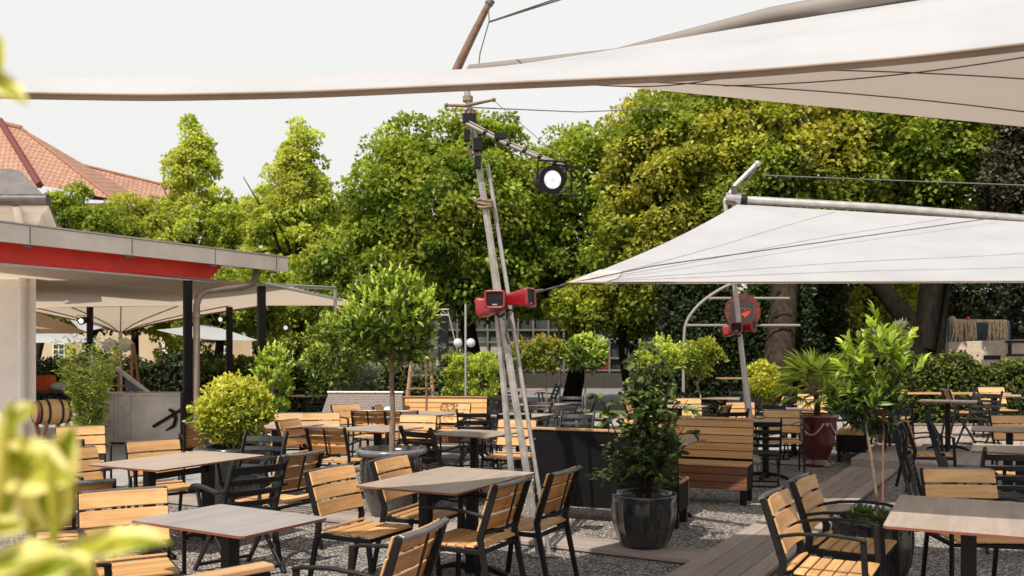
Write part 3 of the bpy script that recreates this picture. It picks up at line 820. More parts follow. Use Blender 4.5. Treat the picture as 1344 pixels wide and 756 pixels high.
# ================================================================== POTS AND PLANTS
def pot(t, kind, r, h, soilz=None):
    b = MB(); n = 48
    if kind == 'rib':
        prof = [(r*.62, 0), (r*.66, .01), (r*.8, h*.16), (r*.94, h*.42), (r*1.0, h*.7), (r*.98, h*.86), (r*1.0, h*.9), (r*1.03, h*.97), (r*1.02, h), (r*.93, h), (r*.9, h*.9)]
        n = 96
        b.lathe(prof, n, rib=lambda j, z: (.045 if (j % 6) == 0 else (.012 if (j % 6) in (1, 5) else 0)) if .01*h < z < h*.9 else 0); mats = M['ribpot']
    elif kind == 'jar':
        prof = [(r*.5, 0), (r*.55, .01), (r*.62, h*.1), (r*.86, h*.45), (r*.93, h*.7), (r*.88, h*.86), (r*.86, h*.9), (r*1.0, h*.93), (r*1.04, h*.965), (r*1.0, h), (r*.88, h), (r*.84, h*.9)]
        b.lathe(prof, n); mats = M['jar']
    elif kind == 'bowl':
        prof = [(r*.55, 0), (r*.6, .01), (r*.85, h*.4), (r*.93, h*.75), (r*.9, h*.86), (r*1.02, h*.91), (r*1.06, h*.96), (r*1.02, h), (r*.92, h), (r*.86, h*.88)]
        b.lathe(prof, n); mats = M['glaze']
    elif kind == 'urn':
        prof = [(r*.66, 0), (r*.72, .03), (r*.7, .06), (r*.56, .08), (r*.55, .11), (r*.68, h*.24), (r*.86, h*.5), (r*.93, h*.75), (r*.95, h*.86), (r*1.0, h*.9), (r*1.06, h*.95), (r*1.04, h), (r*.9, h), (r*.86, h*.9)]
        b.lathe(prof, n); mats = M['urn']
    else:
        prof = [(r*.7, 0), (r*.74, .01), (r*.9, h*.5), (r*.97, h*.9), (r*1.04, h*.94), (r*1.04, h), (r*.93, h), (r*.9, h*.9)]
        b.lathe(prof, n); mats = M[kind]
    b.disc((0, 0, .005), prof[0][0], 32)
    b.build('pot', mats, t)
    s = MB(); s.disc((0, 0, h*.9), r*.9, 32); s.build('soil', M['soil'], t)
def bushleaves(name, t, c, rad, n, size, mat, asp=.5, shape='lens', up=.3, shell=.6, seed=1, hull=None, ncl=None, clr=None, bottom=-.9):
    ncl = ncl or max(12, n//45); per = max(1, n//ncl)
    return crownleaves(name, c, rad, ncl, per, clr or min(rad)*.32, size, M[mat], t, hull, bottom, seed, -up, None, shape, asp)
def stemset(t, pts_r, mat='stem', name='trunk'):
    b = MB()
    for pts, r in pts_r: b.tube(pts, r, 8)
    b.build(name, M[mat], t)

def shoots(t, c, rad, ns, mat, ln=(.05, .09), wd=.026, seed=1, zmin=-.2, per=11, slen=.14, out=1.0, up=.8, name='foliage'):
    "short leafy twigs standing out of the crown, brightest at their tips"
    g_ = np.random.default_rng(seed); d = unit(g_.normal(size=(ns*4, 3))); d = d[d[:, 2] > zmin][:ns]; ns = len(d)
    p0 = np.array(c)+d*np.array(rad)*g_.uniform(.75, 1.02, (ns, 1)); ax = unit(d*np.array([1, 1, .4])*out*.6+np.array([0, 0, up])+g_.normal(0, .18, (ns, 3)))
    w = np.repeat(np.arange(ns), per); f = np.tile(np.linspace(0, 1, per), ns)
    sl = slen*g_.uniform(.5, 1.5, ns); bp_ = p0[w]+ax[w]*(f*sl[w])[:, None]
    rd = unit(np.cross(ax[w], g_.normal(size=(len(w), 3)))); bd_ = unit(rd*(1.1-f*.6)[:, None]+ax[w]*(.5+f*.8)[:, None])
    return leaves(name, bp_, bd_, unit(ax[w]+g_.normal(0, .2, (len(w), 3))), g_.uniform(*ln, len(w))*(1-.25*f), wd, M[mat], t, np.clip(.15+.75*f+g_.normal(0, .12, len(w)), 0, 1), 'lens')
# P1 yellow bush in glazed bowl
t = thing('potted_bush', 'round yellow-green bush in a black glazed pot behind the left table', 'potted plant', (-2.97, 9.75, 0))
pot(t, 'bowl', .37, .66); shoots(t, (0, 0, 1.02), (.345, .345, .36), 230, 'lf_yellow', (.03, .05), .022, 3, -.5, 9, .06); bushleaves('foliage', t, (0, 0, 1.02), (.385, .385, .39), 4600, .05, 'lf_yellow', .5, 'kite', seed=3, clr=.13)
bushleaves('foliage', t, (0, 0, 1.0), (.36, .36, .36), 1500, .05, 'lf_laurel', .5, 'kite', seed=4).name = 'inner_foliage'
stemset(t, [([(0, 0, .58), (.02, 0, .9)], .02), ([(.03, .02, .58), (.12, .05, .95)], .015), ([(-.04, 0, .58), (-.12, 0, .95)], .015)], name='stem')
# P2 tree in jar
t = thing('potted_tree', 'standard laurel tree with a thin pale trunk in a big grey glazed jar', 'potted plant', (-1.2, 9.1, 0))
pot(t, 'jar', .34, .70)
b = MB(); b.lathe([(.345, .655), (.36, .675), (.352, .70), (.30, .702)], 48); b.build('rim', M['jarrim'], t)
stemset(t, [([(.0, 0, .6), (.015, 0, 1.0), (.0, .01, 1.4), (.02, 0, 1.9)], [.03, .026, .024, .015])]+[([(.0, 0, 1.42+.06*i), (math.cos(i*2.3)*.2, math.sin(i*2.3)*.2, 1.65+.07*i), (math.cos(i*2.3)*.4, math.sin(i*2.3)*.4, 1.85+.09*i)], [.014, .01, .004]) for i in range(7)])
def p2hull(cc):
    o = cc.copy(); z = cc[:, 2]; k = np.where(z > .3, 1-.55*(z-.3), 1.0); o[:, 0] *= k; o[:, 1] *= k; return o
bushleaves('crown', t, (0, 0, 1.95), (.44, .44, .48), 3400, .085, 'lf_laurel', .42, 'lens', up=.5, seed=6, ncl=80, clr=.14, hull=p2hull)
# shoots of light new leaves on top
shoots(t, (0, 0, 1.93), (.43, .43, .46), 150, 'lf_bright', (.05, .085), .024, 6)
# P3 dark shrub in ribbed pot
t = thing('potted_shrub', 'airy dark-leaved shrub in a charcoal ribbed pot on the cross boards', 'potted plant', (1.1, 7.62, .045))
pot(t, 'rib', .265, .44)
rn = random.Random(4); stems = []; bp = []; bd = []
for i in range(15):
    a = rn.uniform(0, 6.28); sp = rn.uniform(.06, .46); hgt = rn.uniform(.8, 1.3)*(1-.3*(sp > .33))
    p0 = Vector((rn.uniform(-.06, .06), rn.uniform(-.06, .06), .4)); p1 = p0+Vector((math.cos(a)*sp*.4, math.sin(a)*sp*.4, hgt*.55)); p2 = Vector((math.cos(a)*sp, math.sin(a)*sp, .42+hgt))
    stems.append(([p0, p1, p2], [.01, .007, .003]))
    for k in range(15):
        f = rn.uniform(.22, 1); q = p0.lerp(p1, f*2) if f < .5 else p1.lerp(p2, f*2-1)
        a2 = rn.uniform(0, 6.28); l2 = rn.uniform(.08, .22)*(1.25-f*.5)
        q2 = q+Vector((math.cos(a2)*l2, math.sin(a2)*l2, rn.uniform(-.02, .10)))
        stems.append(([q, q2], [.004, .002]))
        for m_ in range(9):
            bp.append(q.lerp(q2, rn.uniform(.25, 1))); d_ = (q2-q).normalized()
            bd.append(Vector((d_.x*.7+rn.gauss(0, .6), d_.y*.7+rn.gauss(0, .6), rn.uniform(-.5, .5))))
for a, l2 in ((3.3, .34), (3.0, .42), (2.8, .3), (5.5, .3), (.2, .3), (4.3, .3), (5.0, .34), (0.6, .3), (5.9, .22), (3.7, .3)):
    q = Vector((0, 0, .5+rn.uniform(0, .2))); q2 = q+Vector((math.cos(a)*l2, math.sin(a)*l2, .04)); stems.append(([q, q2], [.005, .002]))
    for m_ in range(24): bp.append(q.lerp(q2, rn.uniform(.3, 1))+Vector((rn.gauss(0, .02), rn.gauss(0, .02), rn.gauss(0, .03)))); bd.append(Vector((math.cos(a)+rn.gauss(0, .6), math.sin(a)+rn.gauss(0, .6), rn.uniform(-.5, .3))))
stemset(t, stems, 'bark', 'stem')
bp = np.array([tuple(x) for x in bp]); bd = np.array([tuple(x) for x in bd]); n = len(bp)
tn = np.clip(rng.beta(1.4, 2.6, n)+.12*(bp[:, 2]-1), 0, 1); leaves('foliage', bp, bd, unit(rng.normal(0, .5, (n, 3))+np.array([0, -.3, 1])), rng.uniform(.055, .10, n), rng.uniform(.028, .046, n), M['lf_darkshrub'], t, tn, 'lens')
# P4 palm in urn
t = thing('potted_palm', 'fan palm in a tall wine red glazed urn', 'potted plant', (4.44, 13.35, 0))
pot(t, 'urn', .30, .76)
b = MB()
for k in range(4):
    a0 = k*math.pi/2+math.pi*.62
    b.tube([(math.cos(a0+u*1.25)*.292*(1-.02*math.sin(u*3.14)), math.sin(a0+u*1.25)*.292, .64-.17*math.sin(u*math.pi)) for u in [i/10 for i in range(11)]], .012, 6)
    b.ball((math.cos(a0-.16)*.29, math.sin(a0-.16)*.29, .62), .03, 8)
b.build('garland_relief', M['urnrelief'], t)
stemset(t, [([(0, 0, .65), (.02, 0, .85), (.0, 0, 1.05)], [.05, .045, .04])], 'bark')
bpl, bdl, nl = [], [], []; st_ = []
for i in range(28):
    a = rn.uniform(0, 6.28); el = rn.uniform(-.1, 1.3); l1 = rn.uniform(.28, .52)
    q0 = Vector((0, 0, 1.02)); dd = Vector((math.cos(a)*math.cos(el), math.sin(a)*math.cos(el), math.sin(el))); q = q0+dd*l1; st_.append(([q0, q], [.008, .005]))
    s1 = dd.cross(UP).normalized(); u1 = s1.cross(dd)
    for k in range(18):
        th = (k/17-.5)*2.5; v = (dd*math.cos(th)+s1*math.sin(th)+Vector((0, 0, -.12-.2*abs(th)))).normalized()
        bpl.append(q); bdl.append(v); nl.append(u1+Vector((rn.gauss(0, .2), rn.gauss(0, .2), 0)))
stemset(t, st_, 'stem', 'stalk')
n = len(bpl); leaves('fronds', np.array([tuple(x) for x in bpl]), np.array([tuple(x) for x in bdl]), np.array([tuple(x) for x in nl]), rng.uniform(.26, .40, n), .036, M['lf_palm'], t, rng.random(n), 'lens', .25)
# P5 laurel with stake
t = thing('potted_laurel', 'leafy laurel on a thin stem with a brown stake in a small grey-green pot', 'potted plant', (3.06, 7.7, 0))
pot(t, 'greenglaze', .17, .36)
stemset(t, [([(.03, 0, .3), (-.03, 0, .75), (-.09, 0, 1.1), (-.06, 0, 1.45)], [.014, .013, .011, .007])]+[([(-.08, 0, 1.05+.05*i), (-.08+math.cos(i*2.1)*.2, math.sin(i*2.1)*.2, 1.3+.05*i)], [.008, .003]) for i in range(8)])
stemset(t, [([(.07, .02, .3), (.075, .02, 1.16)], .009)], 'stake', 'stake')
def lau(name, c, rad, n, seed, tb_, ln_=(.07, .13)):
    g_ = np.random.default_rng(seed); tw = n//9
    tp = unit(g_.normal(size=(tw, 3)))*g_.uniform(.35, 1, (tw, 1))**.5*np.array(rad)+np.array(c)
    w = np.repeat(np.arange(tw), 9); up_ = unit((tp-np.array(c))*1.2+np.array([0, 0, .5])+g_.normal(0, .15, (tw, 3)))
    bp_ = tp[w]+up_[w]*g_.uniform(-.08, .05, (len(w), 1)); bd_ = unit(up_[w]*.9+g_.normal(0, .55, (len(w), 3)))
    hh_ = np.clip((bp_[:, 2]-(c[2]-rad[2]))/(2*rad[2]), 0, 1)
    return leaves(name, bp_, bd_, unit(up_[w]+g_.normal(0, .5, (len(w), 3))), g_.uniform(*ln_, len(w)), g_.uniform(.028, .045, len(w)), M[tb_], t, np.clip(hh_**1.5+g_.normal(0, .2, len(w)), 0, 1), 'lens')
lau('crown', (-.03, 0, 1.42), (.22, .22, .36), 380, 5, 'lf_laurel', (.08, .15)); lau('inner_crown', (0, 0, 1.2), (.2, .2, .3), 380, 6, 'lf_darkshrub')
lau('side_crown', (-.24, .05, 1.28), (.16, .16, .18), 150, 7, 'lf_laurel')
shoots(t, (.02, 0, 1.42), (.24, .24, .38), 30, 'lf_bright', (.10, .15), .045, 15, .0, 10, .16)
# big ribbed pot under the right table
t = thing('potted_shrub', 'dark ribbed pot with a low plant standing against the bottom right table', 'potted plant', (2.52, 6.42, 0))
pot(t, 'rib', .27, .5); bushleaves('foliage', t, (0, 0, .5), (.18, .18, .06), 200, .06, 'lf_darkshrub', .5, 'lens', seed=5)
# P6 bamboo
t = thing('potted_bamboo', 'feathery bamboo clump in a blue-grey pot left of the steel counter', 'potted plant', (-4.95, 10.7, 0))
pot(t, 'greenglaze', .2, .52)
st_ = []; bpl = []; bdl = []
for i in range(46):
    a = rn.uniform(0, 6.28); r1 = rn.uniform(0, .12); r2 = rn.uniform(.03, .36); h1 = rn.uniform(.8, 1.42)
    q0 = Vector((math.cos(a)*r1, math.sin(a)*r1, .5)); q1 = Vector((math.cos(a)*(r1+r2*.3), math.sin(a)*(r1+r2*.3), .5+h1*.6)); q2 = Vector((math.cos(a)*(r1+r2), math.sin(a)*(r1+r2), .48+h1))
    st_.append(([q0, q1, q2], [.004, .003, .0015]))
    for k in range(95):
        f = rn.uniform(.15, 1)**.8; q = q0.lerp(q1, f/.6) if f < .6 else q1.lerp(q2, (f-.6)/.4)
        bpl.append(q+Vector((rn.gauss(0, .03), rn.gauss(0, .03), rn.gauss(0, .03)))); bdl.append(Vector((math.cos(a)*.6+rn.gauss(0, .6), math.sin(a)*.6+rn.gauss(0, .6), rn.uniform(-.7, .7))))
stemset(t, st_, 'stem', 'stem')
n = len(bpl); leaves('foliage', np.array([tuple(x) for x in bpl]), np.array([tuple(x) for x in bdl]), rdir(n), rng.uniform(.05, .09, n), .012, M['lf_bamboo'], t)
# simple standards and bushes
def standard(name, label, p, crown_z, rad, mat, n, size, potk='glaze', pr=.2, ph=.4, trunk='stem', asp=.5, twist=False, hull=None, seed=1, shape='kite', z=0, clr=None):
    t = thing(name, label, 'potted plant', (p[0], p[1], z)); pot(t, potk, pr, ph)
    pts = [(0, 0, ph*.85)]
    if twist: pts = [(math.cos(i*1.2)*.035, math.sin(i*1.2)*.035, ph*.85+(crown_z-ph*.85)*i/14) for i in range(15)]
    else: pts += [(rn.uniform(-.02, .02), 0, (crown_z+ph)/2), (0, 0, crown_z)]
    stemset(t, [(pts, .018)])
    if mat in ('lf_laurel', 'lf_spring', 'lf_bright', 'lf_ball'): shoots(t, (0, 0, crown_z), tuple(r_*.95 for r_ in rad), 70, 'lf_bright' if mat != 'lf_ball' else 'lf_ball', (.06, .09), .03, seed, -.4, 8, .12, name='foliage')
    bushleaves('crown', t, (0, 0, crown_z), rad, n, size, mat, asp, shape, seed=seed, hull=hull, clr=clr)
    return t
standard('ball_tree', 'left one of the pair of yellow-green ball trees right of the mast', (.30, 20.3), 1.52, (.34, .34, .36), 'lf_ball', 1500, .09, seed=21)
standard('ball_tree', 'right one of the pair of yellow-green ball trees, with a slightly bigger crown', (.74, 19.8), 1.58, (.42, .42, .40), 'lf_ball', 2100, .09, seed=22)
standard('ball_tree', 'loose bright green standard laurel right of the lantern post', (1.52, 19), 1.58, (.42, .42, .38), 'lf_laurel', 1300, .13, seed=23, asp=.4, shape='lens')
standard('ball_tree', 'light green ball tree above the dark leafy shrub', (2.75, 17), 1.52, (.42, .42, .36), 'lf_spring', 1900, .08, seed=24)
standard('ball_tree', 'dark green ball tree with a twisted corkscrew trunk', (3.68, 18), 1.55, (.42, .42, .40), 'lf_mixed', 1900, .08, seed=25, twist=True)
standard('potted_bush', 'pointed yellow-green bush right of the second mast', (4.95, 18.1), 1.05, (.36, .36, .44), 'lf_yellow', 2400, .07, ph=.5, seed=26)
standard('potted_olive', 'silvery olive tree behind the laurel on the terrace', (6.25, 15.2), 1.65, (.34, .34, .42), 'lf_olive', 900, .09, 'glaze', .26, .45, asp=.2, seed=27, z=.16)
standard('potted_olive', 'silvery olive tree beside the black truss post', (-1.35, 14.3), 1.6, (.36, .36, .42), 'lf_olive', 900, .09, asp=.2, seed=28)
standard('potted_olive', 'low silvery shrub left of the jar tree', (-2.75, 16.4), 1.12, (.42, .42, .34), 'lf_olive', 1300, .1, asp=.2, seed=29, ph=.7)
def slim(cc): return cone(cc)
standard('potted_laurel', 'tall dense laurel cone left of the jar tree', (-3.15, 15.8), 1.62, (.50, .45, .72), 'lf_laurel', 3000, .09, ph=.6, asp=.4, seed=30, shape='lens', hull=p2hull)
standard('potted_laurel', 'second laurel bush overlapping the laurel cone', (-2.55, 17.2), 1.7, (.5, .45, .75), 'lf_laurel', 2600, .09, ph=.6, asp=.4, seed=31, hull=p2hull)
standard('potted_laurel', 'slim light green plant beside the black post right of the yellow bush', (-3.45, 13.2), 1.22, (.24, .24, .52), 'lf_bright', 900, .08, ph=.5, asp=.45, seed=32)
standard('potted_bush', 'bright boxy bush left of the mast, nearest the truss post', (-1.2, 19.0), 1.15, (.32, .3, .48), 'lf_spring', 2000, .07, seed=33, hull=boxy)
standard('potted_bush', 'bright boxy bush directly left of the mast poles', (-.62, 19.0), 1.12, (.38, .34, .50), 'lf_spring', 2600, .07, seed=34, hull=boxy)

# ================================================================== MAST, SPEAKERS, SPOTLIGHT
def pipe(b, a, c, r, n=10, mi=0): b.tube([a, c], r, n, mi)
t = thing('mast', 'tall leaning mast of bundled grey poles in the centre carrying red loudspeakers', 'mast', gp(704, 7.4))
off = t.location
def rel(v): return V3(v)-off
MY = 7.4
for name, a, c, r, mt in (('pole', at(709, 732, MY), at(613, 120, MY), .029, 'pole'), ('pole', at(722, 734, MY+.06), at(640, 215, MY+.06), .019, 'alu'), ('pole', at(681, 728, MY+.1), at(652, 405, MY+.05), .026, 'pole')):
    b = MB(); b.tube([rel(a), rel(c)], [r, r*.85], 12)
    if mt == 'pole':
        for k in range(3):
            s_ = Vector((math.cos(k*2.1+3.6), math.sin(k*2.1+3.6), 0))*r*.9; b.tube([rel(a)+s_, rel(c)+s_*.8], r*.3, 6)
    b.build(name, M[mt], t)
b = MB(); b.tube([rel(at(652, 405, MY+.05)), rel(at(634, 262, MY+.03))], .012, 8); b.build('stay_rod', M['pole'], t)
b = MB(); b.tube([rel(at(598, 94, MY)), rel(at(618, 52, MY-.05)), rel(at(641, 6, MY-.1))], [.036, .032, .026], 10)
b.build('gaff', M['gaff'], t)
b = MB(); b.tube([rel(at(641, 6, MY-.1)), rel(at(645, 0, MY-.1))], .034, 10); b.tube([rel(at(641, 10, MY-.1)), rel(at(642, 28, MY-.12)), rel(at(630, 70, MY)), rel(at(628, 90, MY))], .005, 6); b.build('halyard', M['cable'], t)
b = MB(); b.tube([rel(at(586, 138, MY-.05)), rel(at(610, 139, MY-.05)), rel(at(648, 131, MY-.05))], [.011, .015, .011], 8); b.ball(rel(at(586, 138, MY-.05)), .018); b.ball(rel(at(648, 131, MY-.05)), .018); b.build('crossbar', M['gaff'], t)
b = MB()
for (px, py, w, h) in ((616, 156, .11, .08), (613, 178, .05, .09), (627, 190, .07, .1), (627, 213, .05, .1)):
    b.box(rel(at(px, py, MY-.06)), (w, .06, h), .1)
b.build('junction_box', M['black'], t, .004)
for (px, py, rr) in ((612, 100, .045), (614, 130, .042), (617, 148, .045), (621, 200, .042)):
    b = MB(); p = rel(at(px, py, MY)); b.tube([p-UP*.02, p+UP*.02], rr, 12); b.build('clamp', M['rope'], t)
for i, py in enumerate((264, 268, 272)):
    b = MB(); p = rel(at(636+i*.6, py, MY)); b.tube([p+Vector((math.cos(a)*.058, math.sin(a)*.05, .01*math.sin(a*2+i))) for a in [j*.5236 for j in range(12)]], .012, 6, closed=True); b.build('rope_lashing', M['rope'], t)
for py in (300, 470, 600):
    b = MB(); f = (py-120)/(732-120); p = rel(at(613+f*96+2, py, MY+.02)); b.tube([p-UP*.004, p+UP*.004], .04, 14); b.build('band', M['rope'], t)
b = MB(); b.tube([rel(at(672, 384, MY-.04)), rel(at(676, 400, MY-.08)), rel(at(668, 415, MY-.06)), rel(at(664, 440, MY-.03)), rel(at(668, 452, MY-.03))], .01, 8); b.tube([rel(at(618, 140, MY-.05)), rel(at(613, 170, MY-.07)), rel(at(617, 200, MY-.07)), rel(at(624, 215, MY-.05))], .004, 6)
b.tube([rel(at(664, 415, MY-.04)+Vector((math.cos(a)*.03, 0, math.sin(a)*.03))) for a in [j*.6 for j in range(10)]], .004, 6)
b.build('wiring', M['cable'], t)
# foot plate
b = MB(); b.box((0.05, .03, .012), (.2, .12, .016), .1); b.build('base_plate', M['pole'], t, .004)
# light boom + spotlight
b = MB(); pA = at(604, 158, MY-.05); pB = at(660, 187, MY-.2); pC = at(742, 221, MY-.35)
t2 = tag(b.tube([pA, pB, pC], .017, 10).tube([pA+UP*.03, pB+UP*.028, pC+UP*.02], .008, 6).build('light_boom', M['tube']), 'grey boom sloping down from the mast top to the spotlight', 'boom')
for f in (.3, .45, .55, .68, .8, .92):
    p = pA.lerp(pB, f*2) if f < .5 else pB.lerp(pC, f*2-1); q = (pC-pA).normalized()*.012; MB().tube([p-q+UP*.008, p+q+UP*.008], .025, 10).build('cable_clip', M['black'], t2)
MB().box(pA.lerp(pB, .95)+UP*.04, (.1, .05, .05), 0).build('boom_joint', M['black'], t2, .003)
def spotlight(label, c, r, ln, aim, lit=True, yoke=True):
    t = thing('spotlight', label, 'spotlight', c)
    d = V3(aim).normalized(); x = d.cross(UP).normalized(); u = x.cross(d)
    b = MB(); b.tube([-d*ln*.95, -d*ln*.9, -d*ln*.35, d*.0, d*.02], [r*.55, r*.78, r*.95, r, r*1.03], 24); b.build('housing', M['black'], t)
    b = MB(); b.tube([d*.018, d*.022], r*.66, 24); le = b.build('lens', M['lens'] if lit else M['lensdim'], t)
    if yoke:
        b = MB()
        if r > .08:
            for k in range(5):
                a = k*1.2566+.3; q = x*math.cos(a)*r*.38+u*math.sin(a)*r*.38; b.tube([q+d*.0225, q+d*.028], r*.2, 14)
            b.build('led', M['led'], le); b = MB()
        b.tube([-x*r*1.12-d*.05*0, -x*r*1.12+u*r*1.35, x*r*1.12+u*r*1.35, x*r*1.12], r*.09, 6)
        b.build('yoke', M['black'], t)
    return t
sp = at(724, 236, MY-.4)
t3 = spotlight('black stage spotlight with five bright LEDs hanging from the boom end', sp, .105, .2, (.35, -1, -.12))
# square side frame of the spotlight
b = MB()
for (a, c) in (((-.02, .12), (.2, .1)), ((.2, .1), (.205, -.115)), ((.205, -.115), (-.02, -.125)), ((.12, .11), (.125, -.12))):
    b.sweep([(a[0]+.03, .02, a[1]), (c[0]+.03, .02, c[1])], .028, .014, (0, 1, 0))
b.tube([(.12, 0, .08), (.17, 0, .02), (.14, 0, -.06), (.05, 0, -.12)], .008, 6)
b.build('barn_frame', M['black'], t3, .002)

def speaker(label, c, aim, k=1.0, grp='red loudspeakers on the leaning masts'):
    "rounded horn: wide front with a black grille, tapering to the back"
    t = thing('loudspeaker', label, 'loudspeaker', c, 0, grp)
    d = V3(aim).normalized(); x = d.cross(UP).normalized(); u = x.cross(d)
    def ring(w, h, y, r=.35, n=6):
        out = []
        for cx, cy, a0 in ((1, 1, 0), (-1, 1, 90), (-1, -1, 180), (1, -1, 270)):
            rr = min(w, h)*r
            for j in range(n):
                a = R(a0+90*j/(n-1)); out.append(x*(cx*(w-rr)+math.cos(a)*rr)*k+u*(cy*(h-rr)+math.sin(a)*rr)*k+d*y*k)
        return out
    prof = [(.045, .04, -.2), (.062, .055, -.19), (.078, .068, -.1), (.098, .086, .0), (.108, .094, .025), (.108, .094, .04), (.1, .086, .05), (.086, .073, .047), (.082, .069, .03)]
    b = MB(); vs = []
    for w, h, y in prof: vs += ring(w, h, y)
    m_ = 24; fs = [(i*m_+j, i*m_+(j+1) % m_, (i+1)*m_+(j+1) % m_, (i+1)*m_+j) for i in range(len(prof)-1) for j in range(m_)]
    b.add(vs, fs, 0, .5, True); b.add(vs[:m_], [tuple(range(m_))], 0, .5)
    b.build('shell', M['red'], t)
    g_ = MB(); g_.add(ring(.083, .07, .034), [tuple(range(24))], 0, .5); go = g_.build('grille', M['black'], t)
    bd_ = MB(); bd_.box((0, 0, 0), (.05*k, .002, .011*k))
    bo = bd_.build('badge', M['alu'], go); bo.location = d*.037*k-u*.052*k; bo.rotation_euler = (0, 0, math.atan2(x.y, x.x))
    br = MB(); br.tube([-d*.12*k-u*.08*k, -d*.14*k-u*.115*k, -d*.2*k-u*.1*k], .012*k, 8); br.build('bracket', M['black'], t)
    return t
speaker('red loudspeaker on the centre mast facing straight at us', at(650, 393, MY-.22), (-.12, -1, -.02), .78)
speaker('red loudspeaker on the centre mast facing right', at(692, 391, MY-.12), (.9, -.42, .06), .84)
speaker('red loudspeaker on the centre mast facing left, lowest of its trio', at(637, 403, MY-.05), (-.85, .5, -.12), .84)

M2 = 12.7
t = thing('mast', 'second leaning grey mast on the right under the big sail', 'mast', gp(986, M2)); off = t.location
b = MB(); b.tube([rel(at(990, 620, M2)), rel(at(965, 380, M2)), rel(at(951, 262, M2))], [.038, .034, .03], 12); b.build('pole', M['alu'], t)
b = MB(); b.tube([rel(at(996, 620, M2+.05)), rel(at(971, 430, M2+.03))], .02, 10); b.build('pole', M['alu'], t)
b = MB(); b.tube([rel(at(952, 264, M2)), rel(at(966, 242, M2)), rel(at(993, 215, M2))], [.04, .035, .03], 10); b.ball(rel(at(994, 215, M2)), .05); b.build('gaff', M['alu'], t)
b = MB(); b.tube([rel(at(993, 218, M2)), rel(at(973, 252, M2)), rel(at(968, 262, M2))], .012, 6); b.box(rel(at(963, 250, M2-.05)), (.07, .06, .12)); b.build('pulley', M['gutter'], t)
b = MB(); b.tube([rel(at(984, 605, M2)), rel(at(997, 605, M2))], .06, 10); b.build('clamp', M['alu'], t)
speaker('red loudspeaker on the second mast facing straight at us', at(966, 430, M2-.2), (-.1, -1, 0), .78)
speaker('red loudspeaker on the second mast facing right', at(986, 428, M2-.1), (.8, -.5, .04), .88)
speaker('red loudspeaker on the second mast facing left', at(956, 434, M2-.05), (-.7, .6, -.1), .88)

# ================================================================== SAILS
def coons(c00, c10, c11, c01, nu=28, nv=16, sag=.0, e0=0, e1=0):
    "four-cornered cloth; e0,e1 hollow the u edges at v=0 and v=1, sag lowers the middle"
    c = [V3(p) for p in (c00, c10, c11, c01)]; vs = []; fs = []
    inw0 = ((c[3]+c[2])/2-(c[0]+c[1])/2).normalized()
    for j in range(nv+1):
        v = j/nv
        for i in range(nu+1):
            u = i/nu; p = (c[0]*(1-u)+c[1]*u)*(1-v)+(c[3]*(1-u)+c[2]*u)*v
            bu = 4*u*(1-u); bv = 4*v*(1-v)
            p = p+inw0*(e0*bu*(1-v)-e1*bu*v); p.z -= sag*bu*bv
            vs.append(p)
    for j in range(nv):
        for i in range(nu): a = j*(nu+1)+i; fs.append((a, a+1, a+nu+2, a+nu+1))
    return vs, fs
def cloth_obj(name, label, cat, surf, mat, parent=None):
    b = MB(); b.add(surf[0], surf[1], 0, .5, True); o = b.build(name, M[mat], parent)
    if label: tag(o, label, cat)
    return o
# sail 2
t = thing('shade_sail', 'white shade sail on the right under a grey roller tube', 'shade sail', (0, 0, 0))
S_a = at(742, 373, 8.5); S_b = at(1420, 371, 8.7); S_c = at(1420, 296, 12.0); S_d = at(968, 268, 12.65)
S = coons(S_a, S_b, S_c, S_d, 40, 24, .0, .0, 0.0)
# hollow left edge: pull the side points in
vs, fs = S
for j in range(25):
    v = j/24
    for i in range(41):
        u = i/40; vs[j*41+i] = vs[j*41+i]+Vector((.03*4*v*(1-v)*(1-u)**2, 0, -.035*4*v*(1-v)*(1-u)**1.2-.035*math.sin(u*9+v*3)*v*(1-v)))
o = cloth_obj('sail', None, None, (vs, fs), 'sail', t)
b = MB(); b.tube([at(958, 261, 12.7), at(1150, 272, 12.45), at(1430, 294, 12.05)], .055, 14); b.build('roller_tube', M['alu'], t)
b = MB(); b.tube([at(952, 260, 12.7), at(972, 262, 12.68)], .085, 14); b.build('roller_drum', M['steel'], t)
b = MB(); b.tube([at(972, 262, 12.66), at(980, 262.6, 12.65)], .075, 14); b.build('roller_clamp', M['black'], t)
b = MB(); b.tube([V3(vs[i])+Vector((0, -.01, .012)) for i in range(41)], .009, 6); b.build('edge_cord', M['rope'], t)
b = MB()
pts = [V3(vs[0])+(at(1306, 291, 12.0)-V3(vs[0]))*(k/20)+Vector((0, -.05, .05))*min(1, k/3) for k in range(21)]
b.tube(pts, .006, 6)
def on2(u, v):
    x_ = min(39.999, u*40); y_ = min(23.999, v*24); i = int(x_); j = int(y_); q = lambda a, c_: V3(vs[c_*41+a])
    return q(i, j).lerp(q(i+1, j), x_-i).lerp(q(i, j+1).lerp(q(i+1, j+1), x_-i), y_-j)
sm = MB()
for (ue, ve) in ((.95, .45), (.95, .22), (.3, .97), (.62, .97)):
    sm.tube([on2(.02+(ue-.02)*k/20, .02+(ve-.02)*k/20)+Vector((0, -.004, .006)) for k in range(21)], .0035, 5)
sm.build('seam', M['hemlight'], t)
pch = MB(); pv = [on2(u_, v_)+Vector((0, -.01, .01)) for u_, v_ in ((0, 0), (.07, 0), (.075, .06), (.05, .13), (0, .14))]; pch.add(pv, [(0, 1, 2, 3, 4)], 0, .5); pch.build('corner_patch', M['hemlight'], t)
b.build('tension_cord', M['seam'], t)
b = MB(); b.tube([at(672, 388, MY), at(700, 385, 7.7), at(742, 373, 8.5)], .007, 6); b.tube([at(690, 384, 7.6), at(712, 381, 7.9)], .014, 6)
